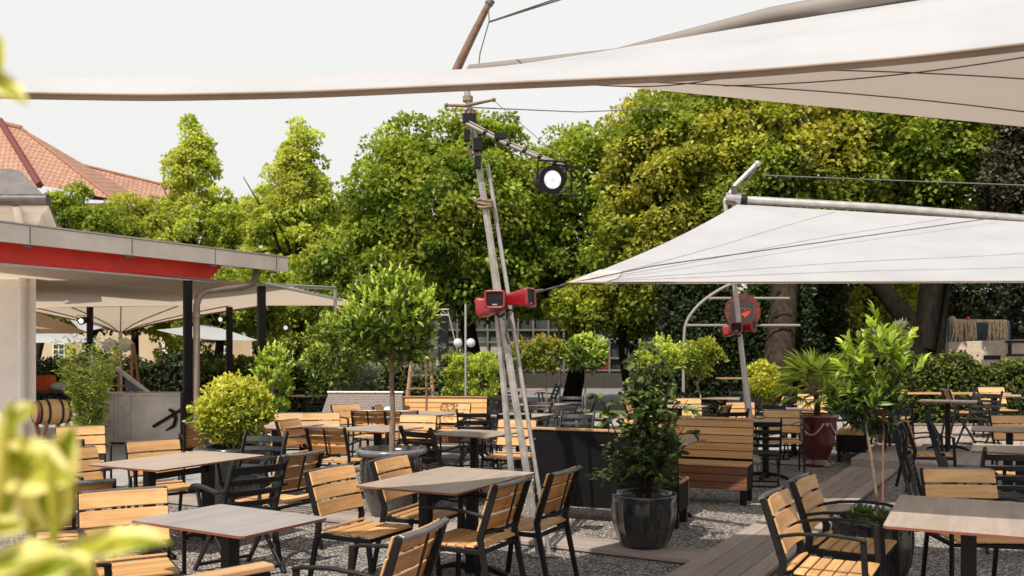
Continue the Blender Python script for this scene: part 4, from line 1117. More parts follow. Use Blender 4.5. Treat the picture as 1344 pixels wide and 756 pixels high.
tag(b.build('tie_rope', M['cable']), 'rope tying the sail tip to the centre mast above the loudspeakers', 'rope')
# sail 1
t = thing('shade_sail', 'large near shade sail crossing the top of the picture with a brown hem', 'shade sail', (0, 0, 0))
A1 = at(632, 92, 7.35); B1 = at(1500, -62, 4.9)
K = [(-420, 96, 118, 4.6), (20, 102, 122, 4.3), (200, 101, 125, 4.3), (400, 98, 121, 4.3), (640, 91, 110, 4.3), (800, 66, 103, 4.2), (960, 38, 95, 4.05), (1080, 20, 85, 3.9), (1206, -3, 74, 3.75), (1344, -30, 58, 3.6), (1500, -60, 38, 3.5)]
vs = []; nv = 8
def kint(x):
    for a, b_ in zip(K, K[1:]):
        if a[0] <= x <= b_[0]:
            f = (x-a[0])/(b_[0]-a[0]); f2 = f; return [a[i]+(b_[i]-a[i])*f2 for i in range(4)]
xs = [-420+i*(1920/64) for i in range(65)]
# smooth the control values
ctrl = [kint(x) for x in xs]
for _ in range(3): ctrl = [ctrl[0]]+[[(ctrl[i-1][k]+2*ctrl[i][k]+ctrl[i+1][k])/4 for k in range(4)] for i in range(1, 64)]+[ctrl[-1]]
for j in range(nv+1):
    v = j/nv
    for (x, y0, y1, Yn) in ctrl:
        Yt = Yn+(1.6 if x > 700 else .25+1.35*max(0, (x-100)/600)**2)
        lo = at(x, y1, Yn); hi = at(x, y0, Yt)
        p = lo.lerp(hi, v); p.z += .03*math.sin(v*3.14159); vs.append(p)
fs = [(j*65+i, j*65+i+1, (j+1)*65+i+1, (j+1)*65+i) for j in range(nv) for i in range(64)]
b = MB(); b.add(vs, fs, 0, .5, True); b.build('near_half', M['sail'], t)
low = vs[:65]
b = MB(); hv = [V3(p)+Vector((0, .0, 0)) for p in low]+[V3(p)+Vector((0, .05, -.016)) for p in low]
b.add(hv, [(i, i+1, i+66, i+65) for i in range(64)], 0, .5, True); b.tube([V3(p) for p in low], .007, 6); b.build('hem', M['hem'], t)
b = MB(); b.tube([at(618, 93, 7.4), at(808, 74, 6.55), at(1010, 22, 5.75), at(1206, -14, 5.2), at(1500, -75, 4.6)], [.05, .055, .058, .06, .06], 16); b.build('roller_tube', M['tube'], t)
# far half seen from below
FH = coons(at(700, 100, 7.3), at(1520, -20, 5.6), at(1520, 184, 7.0), at(760, 108, 7.6), 30, 14, .02, 0, .0)
vs2, fs2 = FH
cloth_obj('far_half', None, None, FH, "sailunder", t)
def onF(u, v):
    x_ = min(29.999, u*30); y_ = min(13.999, v*14); i = int(x_); j = int(y_); fx = x_-i; fy = y_-j; q = lambda a, b: V3(vs2[b*31+a])
    return q(i, j).lerp(q(i+1, j), fx).lerp(q(i, j+1).lerp(q(i+1, j+1), fx), fy)
b = MB()
for (ua, va, ub, vb) in ((.18, .55, 1, .92), (.35, .3, 1, .62), (.3, .62, 1, .25), (.02, .98, .5, 0.1)):
    b.tube([onF(ua+(ub-ua)*k/14, va+(vb-va)*k/14)+Vector((0, -.01, -.014)) for k in range(15)], .005, 5)
b.build('seam', M['seam'], t)

# cables
def cable(label, pts, r=.005, mat='cable'): return tag(MB().tube(pts, r, 6).build('cable', M[mat]), label, 'cable')
cable('upper of two dark wires running from the mast top up to the right', [at(643, 28, 7.3), at(755, -10, 5.5)])
cable('lower of two dark wires running from the mast top up to the right', [at(643, 29, 7.3), at(765, -10, 5.4)])
cable('thin wire running level from the mast to behind the near sail', [at(618, 141, 7.4), at(760, 147, 9), at(880, 142, 11)])
cable('thin wire sloping from the crossbar tip down over the boom', [at(648, 132, 7.35), at(745, 215, 7.1)], .003)
cable('wire running right from the top of the second mast', [at(1003, 230, 12.7), at(1180, 237, 12.5), at(1420, 246, 12)], .008)

# ================================================================== KIOSK AND CANOPIES ON THE LEFT
t = thing('kiosk', 'cream kiosk corner with dark gutter and grey roof at the left edge', 'building', (-7.55, 14.5, 0)); off = t.location
b = MB(); b.prism([(0, 0), (-1.8, 3.2), (-5, 3.2), (-5, 0)], 3.75); b.build('wall', M['white'], t)
def cornice(pr, mat, name):
    b = MB(); n = len(pr); vs = []
    for o_, z in pr:
        for q in ((o_-.52*0, -o_), (-5, -o_)): vs.append((q[0], q[1], z))
    fs = [(2*i, 2*i+1, 2*i+3, 2*i+2) for i in range(n-1)]; b.add(vs, fs, 0, .5)
    vs = []
    for o_, z in pr:
        for q in ((o_, -o_), (o_-1.6, 3.2)): vs.append((q[0], q[1], z))
    b.add(vs, fs, 0, .5); b.build(name, M[mat], t)
cornice([(0.0, 3.5), (.04, 3.55), (.06, 3.66), (.13, 3.72), (.18, 3.82), (.36, 3.88), (.38, 3.96)], 'offwhite', 'cornice')
cornice([(.40, 4.0), (-.1, 4.35), (-.5, 4.62), (-.9, 4.75)], 'slate', 'roof')
b = MB(); b.tube([(.42, -.44, 4.0), (-5, -.44, 4.0)], .09, 12); b.build('gutter', M['gutter'], t)
b = MB(); b.tube([(.0-.1, -.40, 3.92), (-.12, -.3, 3.75), (-.17, -.09, 3.5), (-.17, -.09, 0)], .06, 12)
for z in (.9, 1.9, 2.7): b.tube([(-.17, -.09, z-.02), (-.17, -.09, z+.02)], .075, 12)
b.build('downpipe', M['white'], t)

t = thing('canopy_roof', 'flat sheet-metal canopy roof with a red beam and black posts at left', 'canopy', (-6.72, 12, 0)); off = t.location
b = MB(); a0 = -E2*2.5+E1*.0; a1 = E2*5.3
fz0, fz1 = 3.1, 3.36
b.sweep([a0+UP*3.235, a1+UP*3.235], .04, .25, E1); b.build('fascia', M['fascia'], t, .004)
b = MB(); b.prism([(q.x, q.y) for q in (a0-E1*.03, a0-E1*1.7, a1-E1*1.7, a1-E1*.03)], .06, 0, .5, 3.26); b.prism([(q.x, q.y) for q in (E2*2.0-E1*1.71, E2*2.0-E1*3.6, a1-E1*3.6, a1-E1*1.71)], .05, 0, .5, 3.26); b.build('roof_and_shade_slab', M['fascia'], t)  # second slab, further back, is added to keep the awning in even shade
for k_ in (-1.2, .4, 2.0, 3.6, 5.0):
    MB().sweep([E2*k_+E1*.022+UP*3.12, E2*k_+E1*.022+UP*3.35], .012, .004, E2).build('fascia_joint', M['gutter'], t)
    MB().box(E2*k_+E1*-.05+UP*3.085, (.12, .09, .03), R(30)).build('bracket', M['gutter'], t)
b = MB(); b.sweep([a0+UP*3.375-E1*.2, a1+UP*3.375-E1*.2], .5, .02, E1); b.build('roof_edge', M['alu'], t)
b = MB(); r0 = E1*-.35; 
q0 = -E2*2.4+r0; q1 = E2*4.15+r0
# red beam with a slanting stepped end
hz0, hz1 = 2.86, 3.22
nst = 5; prof = [q0+UP*hz0]+[w_ for k_ in range(nst) for w_ in (q1-E2*(.32-.075*k_)+UP*(hz0+(hz1-hz0)*k_/nst), q1-E2*(.32-.075*k_)+UP*(hz0+(hz1-hz0)*(k_+1)/nst))]+[q0+UP*hz1]
vs = prof+[v-E1*.1 for v in prof]; m_ = len(prof)
b.add(vs, [tuple(range(m_)), tuple(reversed(range(m_, 2*m_)))]+[(k_, k_+m_, (k_+1) % m_+m_, (k_+1) % m_) for k_ in range(m_)]); b.build('red_beam', M['beamred'], t)
b = MB(); b.sweep([q0+UP*2.845, q1-E2*.25+UP*2.845], .14, .025, E1); b.build('beam_flange', M['alu'], t)
for q in (E2*3.35-E1*.35, E2*4.95-E1*.3):
    b = MB(); b.box(q+UP*1.42, (.13, .13, 2.84), R(30)); b.box(q+UP*.5, (.2, .2, 1.0), R(30)) if q.y < 3.5 else None; b.box(q+UP*.012, (.3, .3, .02), R(30)); b.build('post', M['black'], t, .003)
b = MB(); pp = [at(336, 350, 16.3), at(336, 362, 16.2), at(332, 372, 16), at(318, 377, 15.6), at(270, 382, 15.0), at(262, 388, 14.9), at(258, 400, 14.85), gp(258, 14.85, 0)]
b.tube([p_-off for p_ in pp], .055, 12); b.tube([at(258, 412, 14.85)-off, at(258, 416, 14.85)-off], .068, 12); b.build('downpipe', M['copper'], t)
b = MB(); b.box(E2*2.1-E1*1.1+UP*3.42, (1.5, .12, .06), R(20)); b.build('vent_bar', M['alu'], t)

t = thing('awning', 'wide cream awning stretched behind the red beam', 'awning', (0, 0, 0))
Bp = [Vector((-8.2, 11.0, 2.95)), Vector((-4.35, 16.2, 2.86)), at(474, 401, 21), at(20, 405, 20)]
cloth_obj('cover', None, None, coons(Bp[0], Bp[1], Bp[2], Bp[3], 24, 16, .05, 0, .25), 'cream', t)
b = MB(); b.tube([Bp[1]+UP*.02, Bp[2]+UP*.02], .02, 8); b.tube([Bp[1]+(Bp[2]-Bp[1])*(k/40)+UP*(.03+.03*(k % 2)) for k in range(41)], .012, 5); b.build('lacing_rail', M['offwhite'], t)
b = MB(); e = at(440, 378, 19.5); b.tube([at(350, 374, 16.3), e], .035, 8); b.tube([e, gp(441, 19.5, 0)], .035, 8); b.build('support_frame', M['alu'], t)
cables = [(345, 378, 349, 520, 15.6), (362, 385, 362, 520, 16.5)]
def post(label, px, Y, top, r=.06, mat='black', name='post'):
    b = MB(); t = thing(name, label, 'post', gp(px, Y)); b.tube([(0, 0, 0), (0, 0, top)], r, 12); b.build('shaft', M[mat], t)
    b = MB(); b.tube([(0, 0, 0), (0, 0, .02)], r*2.2, 12); b.build('base_plate', M[mat], t); return t
post('black post under the awning carrying a small spotlight, left of the bar ladder', 118, 20, 2.66, .07)
post('black post under the awning between the two thick canopy posts', 301, 19.5, 2.62, .07)
spotlight('small lit spotlight on the black post left of the ladder', at(107, 421, 19.8), .085, .16, (-.1, -1, -.2), True)
spotlight('small lit spotlight on the slim black post behind the yellow bush', at(290, 419, 19.3), .075, .16, (-.3, -1, -.2), True)
spotlight('small lit spotlight hanging under the awning tip', at(375, 430, 20), .07, .15, (.1, -1, -.1), True)
# inverted funnel umbrella
t = thing('funnel_umbrella', 'inverted cream funnel umbrella with radiating ribs behind the steel counter', 'umbrella', gp(158, 21.5)); off = t.location
b = MB(); n = 28; cz = 2.15; top = 3.15; rr = 2.9
ring0 = [(math.cos(2*math.pi*i/n)*.08, math.sin(2*math.pi*i/n)*.08, cz) for i in range(n)]
vs = []
for k in range(7):
    f = k/6; r_ = .08+(rr-.08)*f; z_ = cz+(.62)*f**.75
    vs += [(math.cos(2*math.pi*i/n)*r_*(1 if math.cos(2*math.pi*i/n) < 0 else 1.15), math.sin(2*math.pi*i/n)*r_*.6, z_) for i in range(n)]
b.add(vs, [(k*n+i, k*n+(i+1) % n, (k+1)*n+(i+1) % n, (k+1)*n+i) for k in range(6) for i in range(n)], 0, .5, True); b.build('canopy', M['cream'], t)
for i in range(0, n, 2):
    b = MB(); b.tube([V3(vs[k*n+i])-UP*.02 for k in range(7)], .014, 5); b.build('rib', M['gaff'], t)
b = MB(); b.tube([(0, 0, 0), (0, 0, cz+.1)], .045, 10); b.build('pole', M['alu'], t)
for i, s in enumerate((-1, 1)):
    q = gp(158, 21.3)+Vector((s*.18, -.15, 1.82)); b = MB()
    b.ball(q, .17, 10, 0, (1.15, .8, .9)); 
    rn2 = random.Random(i); b.v = [(x+rn2.gauss(0, .015), y+rn2.gauss(0, .015), z+rn2.gauss(0, .015)) for x, y, z in b.v]
    tag(b.build('bagged_speaker', M['bag']), ['left', 'right'][i]+' one of two plastic-wrapped speakers on the umbrella pole', 'speaker')
# other awnings further back
def awning(label, pts, mat): return cloth_obj('awning', label, 'awning', coons(*pts, 12, 8, .05), mat)
awning('tan striped awning in shade at far left', [at(20, 398, 22), at(118, 437, 20), at(40, 438, 20), at(-60, 400, 21)], 'tan')
awning('tiny white sail tip between the tan awning and the funnel umbrella', [at(92, 420, 26), at(108, 412, 28), at(136, 430, 27), at(108, 436, 25)], 'sail')
awning('white sail low behind the left black post', [at(-20, 437, 26), at(100, 438, 29), at(148, 449, 25), at(20, 450, 24)], 'sail')
awning('white triangular sail behind the two canopy posts', [at(205, 433, 24), at(275, 426, 29), at(340, 447, 25), at(260, 446, 23)], 'sail')
# bar counter
t = thing('bar_counter', 'stainless steel bar counter with a black anchor emblem on its front', 'counter', gp(182, 16.4)); off = t.location
x0, x1 = (122-672)/F*16.4-off.x, (243-672)/F*16.4-off.x
b = MB(); b.box(((x0+x1)/2, .35, .46), (x1-x0, .66, .84)); b.build('body', M['counter'], t, .004)
b = MB(); b.box(((x0+x1)/2, .34, .9), (x1-x0+.06, .74, .035)); b.build('countertop', M['steel'], t, .004)
for xx in (x0+.37, x0+.45, x0+.66, x1-.02):
    b = MB(); b.box((xx, .012, .46), (.02 if xx < x0+.4 else .035, .02, .84)); b.build('upright', M['alu'], t)
b = MB(); b.box((x0+.56, .008, .46), (.19, .02, .84)); b.build('front_panel', M['steel'], t)
b = MB()
ax = Vector(((228-672)/F*16.4-off.x, -.02, 0)); zA = lambda py: EYE+(HZ-py)/F*16.4; xA = lambda px: (px-672)/F*16.4-off.x
b.sweep([(xA(201), -.02, zA(560)), (xA(239), -.02, zA(537))], .02, .05, (0, 1, 0))
b.tube([(xA(222), -.02, zA(537)), (xA(228), -.02, zA(541)), (xA(231), -.02, zA(550)), (xA(228), -.02, zA(559)), (xA(218), -.02, zA(565))], [.022, .03, .03, .028, .012], 8)
b.build('anchor_emblem', M['black'], t)
# poles leaning on the counter
tag(MB().sweep([at(118, 466, 17.2), at(141, 519, 16.6)], .13, .03, (1, 0, 0)).build('leaning_board', M['offwhite'], None, .003), 'pale board leaning upright behind the bamboo', 'board')
t = thing('furled_parasol', 'furled parasol with dark green cloth lying slanted over the counter', 'parasol', (0, 0, 0))
MB().tube([at(153, 483, 17.4), at(195, 516, 16.8)], .045, 10).build('pole', M['offwhite'], t)
b = MB(); q = [at(164, 497, 17.2), at(178, 503, 17.0), at(190, 513, 16.8), at(165, 513, 16.9)]; b.add(q+[v+Vector((0, .08, 0)) for v in q], [(0, 1, 2, 3), (7, 6, 5, 4), (0, 4, 5, 1), (1, 5, 6, 2), (2, 6, 7, 3), (3, 7, 4, 0)]); b.build('cloth', M['bluegrey'], t)
# ladders
def ladder(label, px, Y, w, h, mat, py0=None):
    t = thing('step_ladder', label, 'ladder', gp(px, Y))
    for s in (-1, 1):
        for d in (-1, 1):
            b = MB(); b.sweep([(s*w, d*.38, 0), (s*w*.62, d*.03, h)], .05, .03, (1, 0, 0)); b.build('rail', M[mat], t)
    nr = int(h/.28)
    for k in range(1, nr):
        f = k/nr; b = MB(); b.sweep([(-w*(1-.38*f), -.38+.35*f, h*f), (w*(1-.38*f), -.38+.35*f, h*f)], .03, .07, (0, 0, 1)); b.build('rung', M[mat], t)
ladder('brown wooden step ladder behind the funnel umbrella pole', 164, 20.2, .28, 1.85, 'pine')
ladder('reddish wooden step ladder right of the jar tree', 552, 20, .34, 1.45, 'pine')
# barrel
t = thing('barrel', 'small oak barrel with black hoops and red rimmed head lying on a stand', 'barrel', gp(68, 13.4), -48); off = t.location
b = MB(); prof = [(.155, -.25), (.18, -.12), (.19, 0), (.18, .12), (.155, .25)]; b.lathe(prof, 28)
def lay(b): b.v = [(z, y, x+.78) for x, y, z in b.v]; return b
lay(b).build('staves', M['oak'], t)
for z, r_ in ((-.2, .171), (-.09, .19), (.09, .19), (.2, .171)):
    b = MB(); b.lathe([(r_, z-.018), (r_+.004, z), (r_, z+.018)], 28); lay(b).build('hoop', M['iron'], t)
b = MB(); b.disc((0, 0, -.235), .155, 28); lay(b).build('head', M['oak'], t)
b = MB(); b.lathe([(.135, -.252), (.165, -.252), (.165, -.225)], 28); lay(b).build('painted_rim', M['red'], t)
for s in (-1, 1):
    b = MB(); b.sweep([(s*.15, -.2, 0), (s*.15, .2, .62)], .05, .05); b.sweep([(s*.15, .2, 0), (s*.15, -.2, .62)], .052, .052); b.build('stand', M['pine'], t)
# dark sideboard with red bag behind barrel
t = thing('sideboard', 'dark serving table at far left behind the barrel', 'table', gp(85, 17.0))
MB().box((0, 0, .93), (1.6, .6, .04)).build('tabletop', M['gutter'], t, .003)
for s in (-1, 1): MB().box((s*.76, 0, .455), (.06, .5, .91)).build('leg', M['black'], t)
t = thing('shopping_bag', 'orange-red bag with a dark side on the dark serving table', 'bag', gp(55, 17.0, .951)+Vector((.05, 0, 0)))
b = MB(); b.add([(-.16, -.08, 0), (.12, -.08, 0), (.16, .1, 0), (-.14, .1, 0), (-.2, -.06, .27), (.15, -.05, .29), (.18, .08, .26), (-.16, .08, .27)], [(0, 1, 5, 4), (1, 2, 6, 5), (2, 3, 7, 6), (3, 0, 4, 7), (3, 2, 1, 0)]); b.build('body', M['orange'], t)
MB().tube([(-.1, -.07, .27), (-.06, -.07, .36), (.03, -.07, .36), (.07, -.07, .28)], .008, 6).build('handle', M['black'], t)
b = MB(); b.ball((0, 0, .07), .13, 10, 0, (1.2, .9, .6)); o = b.build('bundled_cloth', M['bag']); o.location = gp(77, 16.9, .955); tag(o, 'white crumpled cloth bundle next to the orange-red bag', 'cloth')
# orange and white canister on table near lounge
t = thing('canister', 'small orange and white canister left of the facing slatted bench', 'canister', (-1.98, 14.6, 0))
MB().lathe([(.09, 0), (.1, .02), (.1, .5)], 16).build('stand', M['black'], t)
MB().lathe([(.1, .5), (.1, .62)], 16).build('orange_band', M['orange'], t)
MB().lathe([(.09, .62), (.085, .72), (.05, .78), (.0, .79)], 16).build('body', M['offwhite'], t)

# truss gate
t = thing('truss_frame', 'silver truss beam on a black column left of the mast', 'frame', gp(582, 19)); off = t.location
b = MB(); b.box((0, 0, 1.2), (.2, .2, 2.4)); b.build('column', M['black'], t)
b = MB(); zz = [2.42, 2.54]
for z in zz: b.tube([(-1.1, -.1, z), (.12, -.1, z)], .014, 6)
for k in range(8): b.tube([(-1.1+k*.15, -.1, zz[k % 2]), (-1.1+(k+1)*.15, -.1, zz[(k+1) % 2])], .009, 5)
b.tube([(.1, -.1, 2.5), (.28, -.1, 1.75)], .014, 6); b.build('beam', M['alu'], t)
t = thing('lamp_post', 'thin white pole with two plastic-wrapped lamps left of the mast', 'post', gp(611, 17)); off = t.location
MB().tube([(0, 0, 0), (0, 0, 2.55)], .02, 8).build('pole', M['alu'], t)
for s in (-1, 1):
    b = MB(); b.ball((s*.12-.02, -.06, 1.83), .085, 10); b.build('wrapped_lamp', M['bag'], t)
# lantern
t = thing('street_lamp', 'slim street lamp with a hanging glass lantern among the trees', 'street lamp', gp(734, 26)); off = t.location
MB().tube([(0, 0, 0), (0, 0, 2.95)], .04, 8).build('pole', M['gutter'], t)
MB().tube([(0, 0, 2.9), (.1, 0, 2.95), (.19, 0, 2.85)], .02, 6).build('bracket', M['gutter'], t)
b = MB(); b.lathe([(.03, .22), (.06, .18), (.08, .12), (.17, .08), (.17, .05), (.12, .0), (.11, -.14), (.05, -.16)], 14, (.19, 0, 2.58)); b.build('lantern', M['lensdim'], t)

# arch, sign
t = thing('pipe_arch', 'grey pipe arch with two crossbars holding the round sign', 'arch', gp(975, 21)); off = t.location; AY = 21
b = MB(); pts = [gp(897, AY), at(897, 437, AY), at(902, 418, AY), at(918, 398, AY), at(942, 381, AY), at(965, 370, AY), at(995, 362, AY), at(1022, 366, AY+.3)]
for _ in range(2): pts = [pts[0]]+[q for a_, c_ in zip(pts, pts[1:]) for q in (a_.lerp(c_, .25), a_.lerp(c_, .75))]+[pts[-1]]
b.tube([p_-off for p_ in pts], .036, 10); b.build('arch_pipe', M['tube'], t)
for (xa, xb, y_) in ((930, 1036, 391.5), (901, 1050, 427)):
    b = MB(); b.tube([at(xa, y_, AY-.08)-off, at(xb, y_, AY-.08)-off], .03, 8); b.build('crossbar', M['tube'], t)
t = thing('round_sign', 'round charcoal sign with orange-red lettering and a heart, behind the second mast', 'sign', at(974.5, 409, AY-.2)); k = AY/F
b = MB(); b.tube([(0, .02, 0), (0, -.01, 0)], 23.3*k, 48); b.build('board', M['signdark'], t)
b = MB(); 
for rr_ in (23*k, 15.5*k): b.tube([(math.cos(a)*rr_, -.016, math.sin(a)*rr_) for a in [j*math.pi/24 for j in range(48)]], .003, 6, closed=True)
b.build('ring', M['signred'], t)
b = MB(); hp = []
for j in range(40):
    a = 2*math.pi*j/40; x = 16*math.sin(a)**3; y = 13*math.cos(a)-5*math.cos(2*a)-2*math.cos(3*a)-math.cos(4*a); hp.append((x, y))
hs = 7.5*k/17; ho = (.05, -.02)
b.tube([(x*hs+ho[0], -.018, y*hs+ho[1]) for x, y in hp], .008, 6, closed=True)
lowh = [(x, y) for x, y in hp if y < 1]
zig = [(-10.5, 1), (-7.5, -1.5), (-5, 2.5), (-2, .5), (1, 4), (4, 2.5), (7, 5.5), (13, 6)]
for j in range(10):
    x0_, x1_ = -12+j*2.5, -9.5+j*2.5
ptsb = [(14, 5), (9, 4), (6.5, 5.2), (4, 1.5), (1.5, 3), (-1, -.5), (-4, 1), (-6.5, -2.2), (-11, -1.5), (-8, -6), (0, -15.8), (8, -9), (13, -1)]
b.add([(x*hs+ho[0], -.017, y*hs+ho[1]) for x, y in ptsb], [tuple(range(len(ptsb)))], 0, .5); b.build('heart', M['signred'], t)
def letter(ch, ang, rad, size):
    cu = bpy.data.curves.new('letter', 'FONT'); cu.body = ch; cu.size = size; cu.align_x = 'CENTER'; cu.align_y = 'CENTER'; cu.extrude = .002; cu.offset = 0.0
    o = bpy.data.objects.new('lettering', cu); C.objects.link(o); dg = bpy.context.evaluated_depsgraph_get(); me = bpy.data.meshes.new_from_object(o.evaluated_get(dg)); bpy.data.objects.remove(o)
    mt = Matrix.Translation((math.sin(ang)*rad, -.02, math.cos(ang)*rad)) @ Matrix.Rotation(ang, 4, 'Y') @ Matrix.Rotation(math.pi/2, 4, 'X')
    me.transform(mt); return me
txt = 'MEIN HERZE SCHLÄGT'; span = R(214); bm = bmesh.new()
for i, ch in enumerate(txt):
    if ch == ' ': continue
    me = letter(ch, -span/2+span*i/(len(txt)-1), 19.3*k, .105); bm.from_mesh(me)
me = bpy.data.meshes.new('lettering'); bm.to_mesh(me); bm.free(); me.materials.clear(); me.materials.append(M['signred']); link('lettering', me, t)

# wall of stall with tassels and caravan at right
t = thing('tassel_stall', 'blue-grey stall frame hung with straw-coloured tassels beyond the right hedge', 'stall', gp(1285, 25.5)); off = t.location; SY = 25.5
def sx(px): return (px-672)/F*SY-off.x
def sz(py): return EYE+(HZ-py)/F*SY
b = MB(); b.box((sx(1286), .3, (sz(419)+0)/2), (sx(1318)-sx(1246), .05, sz(419))); b.build('back_wall', M['bluegrey'], t)
for px in (1240, 1247, 1321):
    b = MB(); b.box((sx(px), 0, sz(421)/2), (.12, .12, sz(421))); b.build('post', M['bluegrey'], t)
b = MB(); b.tube([(sx(1247), -.02, sz(421)), (sx(1320), -.02, sz(422))], .05, 8); b.ball((sx(1249), -.02, sz(420)), .12, 8); b.build('rail', M['tassel'], t)
for (xa, xb) in ((1250, 1279), (1296, 1319)):
    b = MB()
    for q in range(15):
        px = xa+(xb-xa)*q/14+rn.uniform(-.5, .5); b.tube([(sx(px), -.05, sz(421)), (sx(px)+rn.uniform(-.04, .04), -.05-rn.uniform(0, .05), sz(435)), (sx(px)+rn.uniform(-.06, .06), -.05, sz(448)-rn.uniform(0, .1))], [.022, .036, .012], 5)
    b.build('tassels', M['tassel'], t)
b = MB(); b.ball((sx(1269), -.05, sz(418)), .06, 8); b.build('finial', M['orange'], t)
t = thing('trailer', 'beige trailer with black slots and a black frame behind the right hedge', 'trailer', gp(1320, 24)); off = t.location; SY = 24
x0, x1 = sx(1245), sx(1400)
b = MB(); b.add([(x0, 0, .45), (x1, 0, .45), (x1, 0, sz(444)), (x0, 0, sz(449)), (x0, 1.5, .45), (x1, 1.5, .45), (x1, 1.5, sz(444)), (x0, 1.5, sz(449))], [(0, 1, 2, 3), (7, 6, 5, 4), (0, 3, 7, 4), (1, 5, 6, 2), (3, 2, 6, 7), (0, 4, 5, 1)]); b.build('body', M['wallpale'], t, .01)
b = MB()
for (xa, xb, ya, yb) in ((1260, 1262.5, 459, 474), (1269, 1271, 466, 474), (1291, 1313, 466.5, 472)):
    b.box(((sx(xa)+sx(xb))/2, -.01, (sz(ya)+sz(yb))/2), (sx(xb)-sx(xa), .02, sz(ya)-sz(yb)))
b.build('vent_slot', M['black'], t)
b = MB(); b.box(((sx(1320)+sx(1400))/2, -.02, sz(448.5)), (sx(1400)-sx(1320), .04, .06)); b.box((sx(1325), -.02, sz(457)), (.07, .045, .3)); b.box(((sx(1321)+sx(1400))/2, -.02, sz(466)), (sx(1400)-sx(1321), .04, .05)); b.build('trim_frame', M['black'], t)
for px in (1262, 1370):
    b = MB(); b.tube([(sx(px), .1, .3), (sx(px), .3, .3)], .3, 20); b.build('wheel', M['black'], t)

# ================================================================== FAR BUILDINGS
# beige building far left
t = thing('apartment_building', 'beige rendered building with white windows behind the left awnings', 'building', gp(250, 38)); off = t.location
def bx(px, Y=38): return (px-672)/F*Y-off.x
def bz(py, Y=38): return EYE+(HZ-py)/F*Y
b = MB(); b.box(((bx(-120)+bx(462))/2, 4, 2.6), (bx(462)-bx(-120), 8, 5.2)); b.build('wall', M['beige'], t)
for (xa, xb, ya, yb) in ((70, 86, 450, 474), (236, 243, 457, 479), (108, 112, 450, 480), (290, 300, 455, 478), (405, 420, 452, 474), (330, 342, 452, 474), (20, 36, 450, 474)):
    f = MB(); f.box(((bx(xa)+bx(xb))/2, -.03, (bz(ya)+bz(yb))/2), (bx(xb)-bx(xa), .08, bz(ya)-bz(yb))); fo = f.build('window', M['offwhite'], t)
    g_ = MB(); n1 = 2
    for i in range(n1):
        for j in range(3):
            w_ = (bx(xb)-bx(xa)); h_ = bz(ya)-bz(yb)
            g_.box((bx(xa)+w_*(.27+.46*i), -.075, bz(yb)+h_*(.2+.3*j)), (w_*.36, .01, h_*.24))
    g_.build('pane', M['glassdark'], fo)
for (xa, xb, ya, yb, mt, nm) in ((88, 98, 453, 473, 'lf_laurel', 'green_poster'), (214, 224, 447, 468, 'offwhite', 'white_panel'), (218, 225, 446, 455, 'red', 'red_panel'), (206, 214, 458, 476, 'rope', 'brown_panel'), (213, 232, 470, 482, 'bluegrey', 'grey_panel')):
    f = MB(); f.box(((bx(xa)+bx(xb))/2, -.12, (bz(ya)+bz(yb))/2), (bx(xb)-bx(xa), .04, bz(ya)-bz(yb))); f.build(nm, M[mt], t)
# glass pavilion
t = thing('glass_pavilion', 'long low pavilion with dark glazing and pale bands behind the trees', 'building', gp(830, 42)); off = t.location; GY = 42
def px_(px): return (px-672)/F*GY-off.x
def pz(py): return EYE+(HZ-py)/F*GY
xa, xb = px_(560), px_(1040)
b = MB(); b.box(((xa+xb)/2, 4.2, 2.1), (xb-xa, 8, 4.2)); b.build('core', M['glassdark'], t)
b = MB(); b.box(((xa+xb)/2, 4.0, 4.35), (xb-xa+1, 9, .3)); b.build('roof', M['wallpale'], t)
for py in (433, 449, 470, 486):
    b = MB(); b.box(((xa+xb)/2, .1, pz(py)), (xb-xa, .16, .09)); b.build('transom', M['mullion'], t)
b = MB(); b.box(((xa+xb)/2, .1, .35), (xb-xa, .3, .7)); b.build('plinth', M['plinth'], t)
for i in range(24):
    px = 560+i*20; b = MB(); b.box((px_(px), .08, 2.1), (.08, .14, 4.2)); b.build('mullion', M['mullion'], t)
for (pa, pb, ya, yb, mt) in ((622, 639, 450, 469, 'glasspale'), (644, 660, 450, 469, 'glasspale'), (770, 800, 472, 484, 'winered'), (784, 812, 434, 447, 'glasspale'), (905, 935, 436, 447, 'glasspale'), (884, 892, 452, 468, 'glasspale'), (840, 858, 452, 468, 'winered'), (700, 716, 472, 484, 'glasspale'), (860, 878, 470, 484, 'glasspale')):
    b = MB(); b.box(((px_(pa)+px_(pb))/2, .16, (pz(ya)+pz(yb))/2), (px_(pb)-px_(pa), .05, pz(ya)-pz(yb))); b.build('pane', M[mt], t)
# flat pale wall behind the small white things near 590..660
# red roof house
t = thing('tiled_roof_house', 'large old house with a steep red clay tiled roof at the upper left', 'building', (-40, 60, 0)); off = t.location
def P(px, py, Y): return at(px, py, Y)-off
def roofface(b, pts, us):
    b.add(pts, [tuple(range(len(pts)))], 0, .5)
    a = V3(pts[0]); e = (V3(pts[1])-a).normalized(); nn = e.cross(V3(pts[2])-a).normalized(); f = nn.cross(e)
    b.uv = (b.uv or [])+[((V3(q)-a).dot(e), (V3(q)-a).dot(f)) for q in pts]
b = MB(); roofface(b, [P(52, 243, 60), P(150, 262, 60), P(28, 168, 67), P(2, 162, 67)], 0)
roofface(b, [P(-160, 250, 60), P(52, 243, 60), P(2, 162, 67), P(-120, 150, 67)], 0)
roofface(b, [P(150, 262, 60), P(190, 262, 70), P(28, 168, 67)], 0)
roofface(b, [P(118, 262, 66), P(330, 275, 66), P(220, 244, 72), P(76, 209, 70)], 0)
b.build('roof', M['tiles'], t)
